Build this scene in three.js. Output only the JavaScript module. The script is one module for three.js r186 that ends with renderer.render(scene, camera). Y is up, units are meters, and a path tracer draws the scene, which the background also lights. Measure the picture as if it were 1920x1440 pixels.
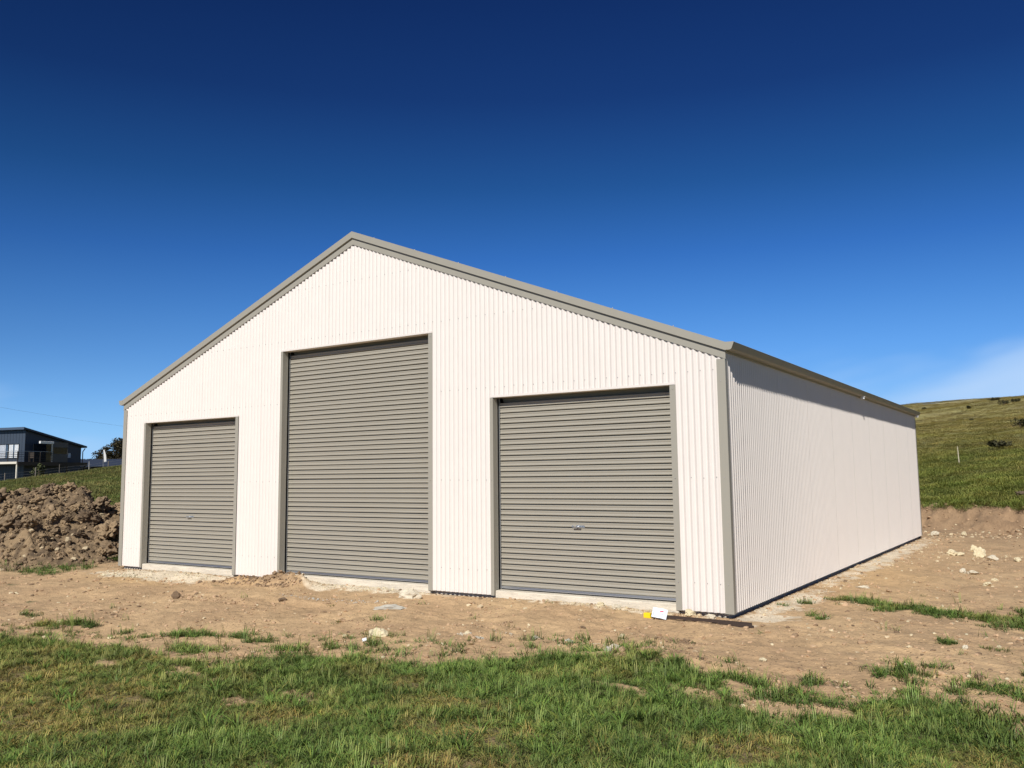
import * as THREE from 'three';
import { mergeGeometries, mergeVertices } from 'three/addons/utils/BufferGeometryUtils.js';
import { RoundedBoxGeometry } from 'three/addons/geometries/RoundedBoxGeometry.js';
import { createNoise2D, createNoise3D } from 'simplex-noise';

// ------------------------------------------------------------------ camera, sky, sun, exposure
const scene = new THREE.Scene();
const CAM = new THREE.Vector3(3.4165, 1.6, 9.8943);
const camera = new THREE.PerspectiveCamera(48.206, 4 / 3, 0.1, 2500);
camera.position.copy(CAM);
camera.up.set(0.06785, 0.99409, 0.08471);
camera.lookAt(CAM.clone().add(new THREE.Vector3(-0.542203, 0.108014, -0.833276)));
const renderer = new THREE.WebGLRenderer({ antialias: true });
renderer.toneMapping = THREE.LinearToneMapping;
const EXPOSURE = 1.16;
renderer.toneMappingExposure = EXPOSURE;
renderer.shadowMap.enabled = true;

const SUN = new THREE.Vector3(0.191, 0.616, 0.764).normalize();
const sun = new THREE.DirectionalLight(new THREE.Color(1, 0.955, 0.89), 4.2);
sun.name = 'sun';
sun.position.copy(SUN).multiplyScalar(60).add(new THREE.Vector3(-4, 0, -3));
sun.target.position.set(-4, 0, -3);
sun.castShadow = true;
sun.shadow.mapSize.set(4096, 4096);
Object.assign(sun.shadow.camera, { left: -32, right: 32, top: 32, bottom: -32, near: 1, far: 200 });
scene.add(sun, sun.target);

const s2l = (c) => { c /= 255; return c <= 0.04045 ? c / 12.92 : ((c + 0.055) / 1.055) ** 2.4; };
let seedState = 1234567;
const rnd = () => { seedState = (seedState + 0x6d2b79f5) | 0; let t = Math.imul(seedState ^ (seedState >>> 15), 1 | seedState); t = (t + Math.imul(t ^ (t >>> 7), 61 | t)) ^ t; return ((t ^ (t >>> 14)) >>> 0) / 4294967296; };
const rr = (a, b) => a + (b - a) * rnd();
const N2 = createNoise2D(rnd), N2b = createNoise2D(rnd), N3 = createNoise3D(rnd);
const clamp = (x, a = 0, b = 1) => Math.min(b, Math.max(a, x));
const sstep = (a, b, x) => { const t = clamp((x - a) / (b - a)); return t * t * (3 - 2 * t); };
const mix = (a, b, t) => a + (b - a) * t;
const mix3 = (a, b, t) => [mix(a[0], b[0], t), mix(a[1], b[1], t), mix(a[2], b[2], t)];

{ // a deep clear sky: colour by elevation, with thin cloud low in the air
  const W = 2048, H = 1024, data = new Float32Array(W * H * 4);
  const stops = [[-90, 120, 165, 215], [-2, 168, 212, 252], [0, 168, 212, 252], [1.5, 156, 206, 251], [3.2, 142, 199, 251], [5.5, 121, 183, 248], [8, 101, 165, 239], [11, 78, 141, 219], [14.5, 55, 114, 194], [19, 36, 87, 154], [24.5, 24, 60, 121], [30, 18, 48, 104], [42, 12, 37, 88], [90, 9, 30, 75]];
  for (let j = 0; j < H; j++) {
    const el = ((j + 0.5) / H - 0.5) * 180;
    let k = 0; while (k < stops.length - 2 && el > stops[k + 1][0]) k++;
    const t = clamp((el - stops[k][0]) / (stops[k + 1][0] - stops[k][0]));
    const base = [1, 2, 3].map((c) => s2l(mix(stops[k][c], stops[k + 1][c], t)));
    for (let i = 0; i < W; i++) {
      const ph = ((i + 0.5) / W - 0.5) * 2 * Math.PI, x = Math.cos(ph), z = Math.sin(ph);
      const az = Math.atan2(x, -z) * 180 / Math.PI;
      const o = (j * W + i) * 4;
      let c = 0;
      if (el > 0 && el < 14) {
        const n = N3(x * 2.2, el * 0.16, z * 2.2) * 0.6 + N3(x * 6, el * 0.5, z * 6) * 0.3 + N3(x * 18, el * 1.3 - az * 0.25, z * 18) * 0.16;
        c = sstep(0.02, 0.75, n + 0.1) * sstep(10, 2.5, el) * 0.35;
        const ridge = 4.5 + (az + 10) * 0.29;                               // the wisp above the hill: its upper edge climbs to the right
        if (az > -16 && az < 40) c = Math.max(c, sstep(-16, -4, az) * sstep(40, 18, az) * sstep(1.6, -1.2, el - Math.min(ridge, 9) + n * 1.6) * (0.78 + 0.25 * n));
      }
      const cl = [0.50, 0.69, 0.97];
      const side = 1 - 0.44 * Math.sin((az + 14) * Math.PI / 180) ** 2 * sstep(1, 9, el);      // deepest blue at right angles to the sun
      for (let q = 0; q < 3; q++) data[o + q] = mix(base[q] * side, cl[q], clamp(c)) / EXPOSURE;
      data[o + 3] = 1;
    }
  }
  const sky = new THREE.DataTexture(data, W, H, THREE.RGBAFormat, THREE.FloatType);
  sky.mapping = THREE.EquirectangularReflectionMapping;
  sky.magFilter = sky.minFilter = THREE.LinearFilter;
  sky.wrapS = THREE.RepeatWrapping;
  sky.needsUpdate = true;
  scene.background = sky; scene.environment = sky;
}

// ------------------------------------------------------------------ helpers
const usedNames = new Map();
const numbered = (n) => { const k = usedNames.get(n) ?? 0; usedNames.set(n, k + 1); return k ? `${n}_${String(k).padStart(3, '0')}` : n; };
const shade = (o) => { o.traverse((m) => { if (m.isMesh) { m.castShadow = true; m.receiveShadow = true; } }); return o; };
function tag(o, label, category, group, kind) {
  o.userData.label = label; if (category) o.userData.category = category; if (group) o.userData.group = group; if (kind) o.userData.kind = kind;
  return o;
}
function thing(name, label, category, [x, y, z] = [0, 0, 0], turn = 0, group) {
  const o = new THREE.Group(); o.name = numbered(name); o.position.set(x, y, z); o.rotation.y = turn;
  scene.add(o); return tag(o, label, category, group);
}
function part(parent, name, geo, mat) {
  const g = Array.isArray(geo) ? (geo.length > 1 ? mergeGeometries(geo.map((q) => (q.index ? q.toNonIndexed() : q))) : geo[0]) : geo;
  const m = new THREE.Mesh(g, mat); m.name = name; m.castShadow = m.receiveShadow = true; parent.add(m); return m;
}
const box = (x0, x1, y0, y1, z0, z1) => new THREE.BoxGeometry(Math.abs(x1 - x0), Math.abs(y1 - y0), Math.abs(z1 - z0)).translate((x0 + x1) / 2, (y0 + y1) / 2, (z0 + z1) / 2);
const rbox = (x0, x1, y0, y1, z0, z1, r = 0.003) => new RoundedBoxGeometry(x1 - x0, y1 - y0, z1 - z0, 1, r).translate((x0 + x1) / 2, (y0 + y1) / 2, (z0 + z1) / 2);
function prism(pts, z0, z1) { // polygon in x,y extruded along z
  const s = new THREE.Shape(pts.map(([x, y]) => new THREE.Vector2(x, y)));
  return new THREE.ExtrudeGeometry(s, { depth: z1 - z0, bevelEnabled: false }).translate(0, 0, z0);
}
function bar(a, b, r, seg = 8, r2 = r) {
  const A = new THREE.Vector3(...a), B = new THREE.Vector3(...b), d = B.clone().sub(A), L = d.length();
  const g = new THREE.CylinderGeometry(r2, r, L, seg); g.translate(0, L / 2, 0);
  g.applyQuaternion(new THREE.Quaternion().setFromUnitVectors(new THREE.Vector3(0, 1, 0), d.normalize())); g.translate(A.x, A.y, A.z); return g;
}

// tileable noise texture for bare earth: grey tone (times the vertex colour) and its relief
function periodic(P, seed) {
  const v = new Float32Array(P * P); let s = seed; for (let i = 0; i < P * P; i++) { s = (Math.imul(s, 1664525) + 1013904223) | 0; v[i] = (s >>> 8) / 16777216; }
  return (x, y) => { const xi = Math.floor(x), yi = Math.floor(y), fx = x - xi, fy = y - yi, u = fx * fx * (3 - 2 * fx), w = fy * fy * (3 - 2 * fy); const a = ((xi % P) + P) % P, b = (a + 1) % P, c = ((yi % P) + P) % P, d = (c + 1) % P; return mix(mix(v[c * P + a], v[c * P + b], u), mix(v[d * P + a], v[d * P + b], u), w); };
}
function canvasData(S, f, srgb) {
  const d = new Uint8Array(S * S * 4);
  for (let j = 0; j < S; j++) for (let i = 0; i < S; i++) { const c = f(i / S, j / S, i, j); d.set([c[0] * 255, c[1] * 255, c[2] * 255, 255], (j * S + i) * 4); }
  const t = new THREE.DataTexture(d, S, S); t.wrapS = t.wrapT = THREE.RepeatWrapping; t.magFilter = THREE.LinearFilter; t.minFilter = THREE.LinearMipmapLinearFilter; t.generateMipmaps = true;
  if (srgb) t.colorSpace = THREE.SRGBColorSpace; t.needsUpdate = true; return t;
}
const EARTH = 1024, earthH = new Float32Array(EARTH * EARTH), earthT = new Float32Array(EARTH * EARTH);
{
  const o = [[8, 0.30], [19, 0.22], [41, 0.2], [97, 0.16], [211, 0.12]].map(([p, a], i) => [p, a, periodic(p, 77 + i * 31)]);
  const spot = new Float32Array(EARTH * EARTH), tone = new Float32Array(EARTH * EARTH);
  for (let k = 0; k < 3600; k++) {                                         // chips, crumbs and pits, each with its own height and tone
    const r = 1.2 + 6.5 * rnd() ** 4, cx = rnd() * EARTH, cy = rnd() * EARTH, h = rnd() < 0.75 ? 0.5 : -0.5, tn = rnd() < 0.4 ? rr(0.1, 0.42) : rr(-0.3, 0.05), el = rr(0.6, 1.5), R = Math.ceil(r * 1.6);
    for (let y = -R; y <= R; y++) for (let x = -R; x <= R; x++) { const q = Math.hypot(x * el, y / el) / r; if (q < 1) { const id = ((cy + y + EARTH | 0) % EARTH) * EARTH + ((cx + x + EARTH | 0) % EARTH); spot[id] = h * Math.sqrt(1 - q * q) * Math.min(1, r / 4); tone[id] = tn * (1 - q ** 4); } }
  }
  for (let j = 0; j < EARTH; j++) for (let i = 0; i < EARTH; i++) { let n = 0; for (const [p, a, f] of o) n += a * f(i / EARTH * p, j / EARTH * p); const id = j * EARTH + i; earthH[id] = clamp(n * 0.7 + spot[id] * 0.5 + 0.12); earthT[id] = clamp(0.50 + 0.6 * n + tone[id] * 0.95, 0.15, 1); }
}
const earthMap = canvasData(EARTH, (u, v, i, j) => { const t = earthT[j * EARTH + i]; return [t, t * (0.985 + 0.015 * t), t * (0.96 + 0.04 * t)]; });
const earthBump = canvasData(EARTH, (u, v, i, j) => { const t = earthH[j * EARTH + i]; return [t, t, t]; });
const blotch = (() => { const a = periodic(7, 5), b = periodic(23, 9), c = periodic(90, 12); return (u, v) => 0.5 * a(u * 7, v * 7) + 0.32 * b(u * 23, v * 23) + 0.18 * c(u * 90, v * 90); })();
const paintMap = canvasData(256, (u, v) => { const t = 0.955 + 0.045 * blotch(u, v); return [t, t, t * 0.998]; });
const paintRough = canvasData(256, (u, v) => { const t = 0.42 + 0.25 * blotch(v, u); return [t, t, t]; });

const paint = (r, g, b, rough = 1) => new THREE.MeshStandardMaterial({ color: new THREE.Color().setRGB(r, g, b), map: paintMap, roughnessMap: paintRough, roughness: rough, side: THREE.DoubleSide });
const plain = (r, g, b, roughness = 0.8, extra = {}) => new THREE.MeshStandardMaterial({ color: new THREE.Color().setRGB(r, g, b), roughness, ...extra });
const M = {
  white: paint(0.755, 0.702, 0.655), trim: paint(0.33, 0.312, 0.262), door: paint(0.335, 0.312, 0.258),
  roof: paint(0.30, 0.28, 0.24), galv: plain(0.62, 0.64, 0.66, 0.32, { metalness: 0.9 }), screw: plain(0.42, 0.40, 0.38, 0.5, { metalness: 0.3 }),
  rubber: plain(0.012, 0.012, 0.013, 0.8), concrete: plain(0.80, 0.73, 0.60, 0.95, { map: earthMap, bumpMap: earthBump, bumpScale: 0.004 }),
  earth: new THREE.MeshStandardMaterial({ vertexColors: true, map: earthMap, bumpMap: earthBump, bumpScale: 0.03, roughness: 1 }),
  clod: new THREE.MeshStandardMaterial({ vertexColors: true, roughness: 1 }),
  turf: new THREE.MeshStandardMaterial({ vertexColors: true, map: earthMap, roughness: 1 }),
  grass: new THREE.MeshStandardMaterial({ vertexColors: true, roughness: 0.62, side: THREE.DoubleSide }),
};

// ------------------------------------------------------------------ the lie of the land
const W = 12.05, D = 14.64, HE = 2.985, HR = 5.333, SL = (HR - HE) / (W / 2);
const LAWN = [[-7.99, 5.86], [-6.35, 5.0], [-5.94, 4.87], [-5.25, 4.81], [-4.81, 4.56], [-4.13, 4.7], [-3.34, 4.80], [-3.01, 4.65], [-3.2, 4.2], [-2.66, 3.93], [-2.05, 3.85], [-1.72, 3.8], [-1.3, 3.8], [-1.14, 3.46], [-0.76, 3.18], [-0.6, 2.88], [-0.12, 2.86], [-0.03, 2.6], [0.6, 2.8], [0.86, 3.0], [1.51, 3.73], [1.98, 3.45], [2.04, 2.81], [2.39, 2.66], [2.78, 3.13], [2.94, 3.19], [3.04, 3.6], [4.03, 3.41]]
  .map(([x, z]) => [Math.atan2(x - CAM.x, CAM.z - z), Math.hypot(x - CAM.x, z - CAM.z)]);
function lawnEdge(az) {
  if (az <= LAWN[0][0]) return LAWN[0][1] - (LAWN[0][0] - az) * 2; const n = LAWN.length;
  if (az >= LAWN[n - 1][0]) return LAWN[n - 1][1];
  for (let i = 1; i < n; i++) if (az < LAWN[i][0]) return mix(LAWN[i - 1][1], LAWN[i][1], (az - LAWN[i - 1][0]) / (LAWN[i][0] - LAWN[i - 1][0]));
}
const BARE = [[-4.1, 5.15, 0.28, 0.2], [-3.2, 5.02, 0.5, 0.12], [-1.88, 4.95, 0.3, 0.14], [0.42, 3.62, 0.42, 0.16], [0.84, 3.4, 0.45, 0.2], [1.36, 3.52, 0.3, 0.14], [-2.15, 5.3, 0.25, 0.12]];
const DRY = [[-1.5, 5.52, 0.45, 0.25], [0.02, 5.2, 0.55, 0.22], [0.3, 5.8, 0.6, 0.25], [-3.35, 6.5, 1.2, 0.5], [-1.2, 4.35, 0.3, 0.16], [1.6, 4.6, 0.5, 0.25], [2.9, 4.3, 0.4, 0.3], [-2.9, 5.9, 0.7, 0.3], [-0.6, 4.7, 0.5, 0.14], [-4.4, 5.9, 0.6, 0.4]];
const CLUMP = [[-4.94, 3.78, 0.34, 0.11], [-4.0, 4.3, 0.42, 0.14], [-4.3, 3.5, 0.22, 0.08], [-4.6, 3.62, 0.2, 0.08], [-3.9, 3.62, 0.2, 0.07], [-6.4, 4.1, 0.34, 0.08], [-6.81, 4.28, 0.22, 0.08], [-7.64, 3.98, 0.15, 0.07], [-9.2, 3.19, 0.15, 0.08], [-11.3, 2.37, 0.15, 0.08], [-3.3, 3.66, 0.22, 0.09], [-2.95, 3.49, 0.12, 0.05], [-2.7, 3.5, 0.13, 0.05], [-3.52, 2.15, 0.09, 0.06], [-0.48, 2.58, 0.17, 0.07], [0.08, 2.78, 0.36, 0.18], [0.5, 2.95, 0.4, 0.16], [1.05, 2.8, 0.28, 0.12], [1.52, 2.95, 0.24, 0.12], [1.74, 3.12, 0.2, 0.1], [1.4, 3.2, 0.3, 0.1],
  [1.55, 2.62, 0.13, 0.05], [2.15, 2.14, 0.2, 0.13], [2.3, 0.56, 0.10, 0.06], [2.68, 0.63, 0.13, 0.06], [2.78, 2.3, 0.26, 0.13], [2.55, 2.4, 0.12, 0.06], [0.88, -2.2, 0.35, 0.14], [1.15, -2.05, 0.3, 0.18], [1.55, -1.75, 0.36, 0.2], [2.06, -1.62, 0.4, 0.19], [2.5, -1.5, 0.36, 0.2], [2.95, -1.4, 0.55, 0.42], [3.5, -1.3, 0.6, 0.5], [0.92, -0.35, 0.1, 0.06], [0.19, -1.27, 0.1, 0.05], [0.42, -1.6, 0.1, 0.05], [0.75, -0.6, 0.08, 0.04], [1.7, 0.1, 0.07, 0.04], [-0.55, 2.12, 0.05, 0.04], [-13.3, 0.75, 0.95, 0.6], [-14.6, 1.75, 0.5, 0.3], [-7.85, 1.0, 0.12, 0.06]];
const inEllipse = (list, x, z, n, soft = 2.2) => { let m = 0; for (const [cx, cz, a, b] of list) { const q = Math.hypot((x - cx) / (a * 0.92), (z - cz) / (b * 1.35)); if (q < 2) m = Math.max(m, clamp((1.15 + n - q) * soft)); } return m; };
const bankS = (x, z) => (x + 0.3) * 0.54 - (z + 17.4) * 0.84 + 0.25 * N2(x * 0.35, z * 0.35);
const fieldQ = (x, z) => -0.875 * (x - CAM.x) - 0.485 * (z - CAM.z), fieldC = (x, z) => 0.485 * (x - CAM.x) - 0.875 * (z - CAM.z);
const offShed = (x, z) => Math.hypot(Math.max(-W - x, 0, x), Math.max(-D - z, 0, z));
const isHill = (x, z) => bankS(x, z) > 1.35, isField = (x, z) => !isHill(x, z) && fieldQ(x, z) > 22 && offShed(x, z) > 6;
function lawnAt(x, z) { // 0 bare earth .. 1 closed turf, round the yard
  const dx = x - CAM.x, dz = z - CAM.z, r = Math.hypot(dx, dz), az = Math.atan2(dx, -dz);
  const n = N2(x * 2.3, z * 2.3), n2 = N2b(x * 6.1, z * 6.1);
  let m = clamp((lawnEdge(az) + 0.16 * n + 0.1 * n2 - r) * 4 + 0.45);
  if (Math.abs(az) > 1.9) m = 1;
  m = Math.max(m, sstep(3.0, 3.7, x + 0.3 * n + 0.12 * n2));                 // the paddock that begins beside the yard on the right
  m *= 1 - 0.96 * inEllipse(BARE, x, z, 0.5 * n2 + 0.3 * n + 0.25 * N2(x * 14, z * 14) - 0.1, 1.2);
  m *= 1 - 0.3 * inEllipse(DRY, x, z, 0.5 * n2 + 0.3 * n, 1.2);
  m = Math.max(m, inEllipse(CLUMP, x, z, 0.45 * n2 + 0.3 * n + 0.25 * N2(x * 15, z * 15), 0.75) * 0.9);
  return m;
}
const dryAt = (x, z) => clamp(inEllipse(DRY, x, z, 0.5 * N2b(x * 5, z * 5) + 0.35 * N2(x * 11, z * 11), 1.3) + 0.5 * sstep(0.25, 0.8, N2b(x * 0.9 + 7, z * 0.9)) + 0.5 * sstep(-0.8, -3.6, x) * sstep(3.8, 5.6, z));
const BUMPS = [[-9.9, 0.22, 1.5, 0.3, 0.05], [-5.7, 0.2, 1.2, 0.26, 0.045], [-2.1, 0.2, 1.5, 0.3, 0.055], [-7.15, 0.42, 0.45, 0.26, 0.16], [-6.75, 0.36, 0.3, 0.16, 0.09], [-7.85, 0.62, 0.36, 0.2, 0.1], [-8.2, 0.95, 0.25, 0.15, 0.05], [-7.5, 0.2, 0.35, 0.14, 0.08], [-0.05, 1.75, 0.35, 0.2, 0.05], [0.35, 2.4, 0.4, 0.22, 0.05], [-1.9, 0.8, 0.7, 0.3, 0.035], [-0.3, 0.75, 0.5, 0.18, 0.05], [0.05, 2.75, 0.5, 0.3, 0.06], [2.15, 2.12, 0.25, 0.2, 0.04], [-5.6, 1.3, 1.3, 0.18, 0.03]];
function height(x, z, fine = true) {
  const off = offShed(x, z), q = fieldQ(x, z), s = bankS(x, z), dist = Math.hypot(x - CAM.x, z - CAM.z);
  if (x > -W + 0.02 && x < -0.02 && z > -D + 0.02 && z < -0.02) return -0.35;
  let h = -0.055;
  const near = sstep(0, 1.2, off);
  h += near * (0.035 * N2(x * 0.33, z * 0.33) + 0.016 * N2b(x * 1.1, z * 1.1) - 0.02 * sstep(1.5, 5, z));
  for (const [cx, cz, a, b, k] of BUMPS) { const e = ((x - cx) / a) ** 2 + ((z - cz) / b) ** 2; if (e < 6) h += k * Math.exp(-e) * (1 + 0.35 * N2(x * 6, z * 6)); }
  if (fine && dist < 40) h += (0.3 + 0.7 * near) * (0.006 * N2(x * 3.7, z * 3.7) + 0.0045 * N2b(x * 9.3, z * 9.3) + 0.0035 * Math.abs(N2(x * 21, z * 21)));
  if (dist < 30 && near > 0) { // wheel tracks swinging in towards the right door, scuffs across the yard
    for (const [k, a] of [[2.15, 0.10], [2.62, 0.10], [1.25, -0.06]]) { const e = (z - k - a * x - 0.06 * Math.sin(x * 0.7)) / 0.11; if (Math.abs(e) < 3) h += near * 0.016 * (-Math.exp(-e * e) + 0.8 * Math.exp(-((Math.abs(e) - 1.5) ** 2) * 2)) * (0.55 + 0.45 * N2(x * 0.8, k * 9)) * (1 + 0.25 * Math.sin(x * 38 + e)) * sstep(-9, -7, x) * sstep(2.9, 2, x); }
    h += near * 0.007 * N2(x * 1.8 + z * 0.4, z * 5.5);
  }
  if (s > -0.5) {
    h += 0.70 * sstep(-0.1, 1.5, s) + 0.02 * s * sstep(-0.5, 0, s) * sstep(1, 0, s);
    if (s < 2.2) h += 0.09 * sstep(0, 0.6, s) * sstep(2.2, 1, s) * (N2(x * 1.6, z * 1.6) + 0.5 * N2b(x * 4, z * 4));
    if (s > 1.2) { const u = s - 1.2, cr = 100; h += 0.1275 * Math.min(u, cr) - (u > 82 ? 0.00075 * (Math.min(u, 400) - 82) ** 2 * 0.9 : 0) * sstep(82, 110, u) + sstep(0, 40, u) * (0.5 * N2(x * 0.02, z * 0.02) + 0.12 * N2b(x * 0.09, z * 0.09)); }
  }
  if (q > 20) { const c = fieldC(x, z), tgt = clamp(2.05 + 0.137 * c, 0.4, 4.5); h += tgt * clamp((q - 20) / 46) * sstep(0, 7, off) * sstep(3, -6, s) - 0.35 * sstep(68, 84, q) + 0.05 * sstep(22, 40, q) * N2(x * 0.15, z * 0.15); }
  return h;
}
function groundColour(x, z) {
  const s = bankS(x, z), n1 = N2(x * 0.5, z * 0.5), n2 = N2b(x * 1.9, z * 1.9), n3 = N2(x * 7, z * 7), n4 = N2b(x * 0.045, z * 0.045);
  if (s > 1.3) {
    let c = mix3([0.18, 0.215, 0.065], [0.38, 0.35, 0.14], sstep(3, 38, s + 9 * n4 + 5 * N2b(x * 0.17, z * 0.17)));
    c = mix3(c, [0.40, 0.35, 0.165], sstep(50, 100, s) * 0.8);
    c = mix3(c, [0.22, 0.18, 0.11], 0.45 * sstep(0.1, 0.7, N2(x * 0.16, z * 0.16)) * sstep(3, 12, s));
    return c.map((v) => v * (1 + 0.16 * N2b(x * 0.4, z * 0.4) + 0.1 * N2(x * 0.9, z * 0.9)));
  }
  if (isField(x, z)) return mix3([0.085, 0.11, 0.03], [0.16, 0.14, 0.055], clamp(0.5 + 0.7 * N2(x * 0.22, z * 0.22) + 0.3 * n4)).map((v) => v * (1 + 0.2 * N2b(x * 0.5, z * 0.5)));
  let c = mix3([0.48, 0.325, 0.18], [0.56, 0.39, 0.215], clamp(0.5 + 0.7 * n1));
  c = mix3(c, [0.40, 0.275, 0.152], 0.55 * sstep(0.2, 0.8, n2) + 0.25 * sstep(0.35, 0.8, n3));
  c = mix3(c, [0.60, 0.405, 0.20], 0.7 * clamp(Math.exp(-(((x - 0.3) / 1.2) ** 2) - ((z + 5) / 3) ** 2) + Math.exp(-(((x + 10.2) / 1.3) ** 2) - ((z - 1.1) / 0.35) ** 2) + Math.exp(-(((x + 7.9) / 0.7) ** 2) - ((z - 0.6) / 0.3) ** 2)));
  if (s > -1.6) c = mix3(c, mix3([0.31, 0.205, 0.125], [0.24, 0.155, 0.095], clamp(0.5 + n2)), sstep(-1.2, 0.3, s + 0.5 * n2) * 0.85);
  if (s > -4) c = mix3(c, [0.40, 0.27, 0.15], 0.3 * sstep(-4, -1, s));
  let pale = 0;                                                              // concrete spill and pale crushed rock along the slab
  for (const [cx, cz, a, b] of [[-10.1, 0.5, 1.5, 0.42], [-10.6, 0.85, 0.45, 0.22], [-9.2, 0.35, 0.9, 0.28], [-5.6, 0.2, 1.25, 0.22], [-6.3, 0.38, 0.3, 0.16], [-4.9, 0.16, 0.6, 0.14], [-1.5, 0.17, 1.0, 0.13], [0.2, -1.0, 0.22, 1.2], [0.28, -2.0, 0.25, 1.0], [0.2, -9, 0.25, 5], [0.35, -0.2, 0.25, 0.35]]) pale = Math.max(pale, clamp((1.1 + 0.45 * n2 + 0.3 * n3 - Math.hypot((x - cx) / a, (z - cz) / b)) * 2.4));
  c = mix3(c, [0.80, 0.70, 0.53], 0.85 * pale);
  c = c.map((v) => v * (1 + 0.06 * n3));
  const dark = Math.max(0, ...[[0.05, 1.72, 0.28, 0.16], [0.32, 2.5, 0.3, 0.18], [0.5, 2.9, 0.3, 0.1], [1.5, 2.6, 0.3, 0.15], [-7.2, 0.5, 0.5, 0.25]].map(([cx, cz, a, b]) => clamp(1.15 + 0.5 * n3 - Math.hypot((x - cx) / a, (z - cz) / b))));
  c = mix3(c, [0.24, 0.155, 0.095], 0.65 * dark);
  const g = lawnAt(x, z);
  return mix3(c, mix3([0.06, 0.075, 0.024], [0.17, 0.135, 0.06], 0.7 * dryAt(x, z)), 0.9 * sstep(0.15, 0.9, g));
}
{ // one sheet round the camera's stand, fine where it is seen closely, out to the horizon
  const radii = [0.02, 0.7, 1.5, 2.3]; let r = 3;
  while (r < 620) { radii.push(r); r += r < 13 ? 0.0042 * r : r < 30 ? 0.006 * r : r < 140 ? 0.014 * r : 0.07 * r; }
  const angs = []; const deg = Math.PI / 180;
  for (let a = -180; a < 180;) { angs.push(a * deg); a += a > -68 && a < 2 ? 0.12 : a > -80 && a < 16 ? 0.4 : 3; }
  const nr = radii.length, na = angs.length, pos = new Float32Array(nr * na * 3), col = new Float32Array(nr * na * 3), uv = new Float32Array(nr * na * 2), kind = new Uint8Array(nr * na);
  for (let i = 0; i < nr; i++) for (let j = 0; j < na; j++) {
    const x = CAM.x + Math.sin(angs[j]) * radii[i], z = CAM.z - Math.cos(angs[j]) * radii[i], k = i * na + j;
    pos.set([x, height(x, z), z], k * 3); col.set(groundColour(x, z).map((v) => v / 0.84), k * 3); uv.set([x / 1.7 + 0.04 * N2(x, z), z / 1.7 + 0.04 * N2b(x, z)], k * 2); kind[k] = isHill(x, z) ? 1 : isField(x, z) ? 2 : 0;
  }
  const idx = [[], [], []];
  for (let i = 0; i < nr - 1; i++) for (let j = 0; j < na; j++) { const a = i * na + j, b = i * na + (j + 1) % na, c = a + na, d = b + na; const t = idx[kind[a]]; t.push(a, b, c, b, d, c); }
  const full = new THREE.BufferGeometry(); full.setAttribute('position', new THREE.BufferAttribute(pos, 3)); full.setIndex(idx.flat()); full.computeVertexNormals();
  const nor = full.attributes.normal.array;
  [['ground', 'bare tan earth of the yard with turf in front of the shed'], ['hill', 'olive grass hill rising behind the cut bank'], ['field', 'rough grass field rising behind the soil heap']].forEach(([name, label], t) => {
    const map = new Map(), P = [], C = [], U = [], Nn = [], I = [];
    for (const v of idx[t]) { let k = map.get(v); if (k === undefined) { k = map.size; map.set(v, k); for (let q = 0; q < 3; q++) { P.push(pos[v * 3 + q]); C.push(col[v * 3 + q]); Nn.push(nor[v * 3 + q]); } U.push(uv[v * 2], uv[v * 2 + 1]); } I.push(k); }
    const g = new THREE.BufferGeometry();
    g.setAttribute('position', new THREE.Float32BufferAttribute(P, 3)); g.setAttribute('normal', new THREE.Float32BufferAttribute(Nn, 3)); g.setAttribute('color', new THREE.Float32BufferAttribute(C, 3)); g.setAttribute('uv', new THREE.Float32BufferAttribute(U, 2)); g.setIndex(I);
    const m = new THREE.Mesh(g, t ? M.turf : M.earth); m.name = name; m.receiveShadow = m.castShadow = true; scene.add(m); tag(m, label, 'ground', null, 'structure'); 
  });
}

// ------------------------------------------------------------------ the shed
const shed = thing('shed', 'large cream corrugated metal shed with three grey roller doors', 'shed');
const PITCH = 0.079, AMP = 0.0104;
// sheet in a plane: u along, v up; returns geometry in (u, v, depth) with ripple in depth; spans(u) lists [v0, v1] intervals
function corrugated(u0, u1, spans, seg = 10, amp = AMP, pitch = PITCH) {
  const P = [], Nn = [], U = [], I = [], du = pitch / seg, n = Math.round((u1 - u0) / du);
  for (let i = 0; i < n; i++) {
    const a = u0 + (u1 - u0) * i / n, b = u0 + (u1 - u0) * (i + 1) / n, m = (a + b) / 2;
    const sa = spans(a, m), sb = spans(b, m);
    for (let k = 0; k < sa.length; k++) {
      const base = P.length / 3;
      for (const [u, s] of [[a, sa[k]], [b, sb[k]]]) for (const v of s) {
        const th = u / pitch * 2 * Math.PI, d = amp * Math.sin(th) + (Math.floor(m / (pitch * 10) + 0.27) % 2 ? 0.0012 : 0), g = amp * Math.cos(th) * 2 * Math.PI / pitch, L = Math.hypot(1, g);
        P.push(u, v, d); Nn.push(-g / L, 0, 1 / L); U.push(u / 2, v / 2);
      }
      I.push(base, base + 2, base + 1, base + 1, base + 2, base + 3);
    }
  }
  const g = new THREE.BufferGeometry(); g.setAttribute('position', new THREE.Float32BufferAttribute(P, 3)); g.setAttribute('normal', new THREE.Float32BufferAttribute(Nn, 3)); g.setAttribute('uv', new THREE.Float32BufferAttribute(U, 2)); g.setIndex(I); return g;
}
const eave = (x) => HE + 0.06 + SL * (W / 2 - Math.abs(x + W / 2));
const DOORS = [{ l: -11.39, r: -8.69, h: 2.70, lock: true }, { l: -7.648, r: -4.412, h: 3.741 }, { l: -3.388, r: -0.622, h: 2.712, lock: true }];
const frontSpans = (x, m) => { const d = DOORS.find((q) => m > q.l + 0.015 && m < q.r - 0.015); return [[d ? d.h : 0, eave(x)]]; };
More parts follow.
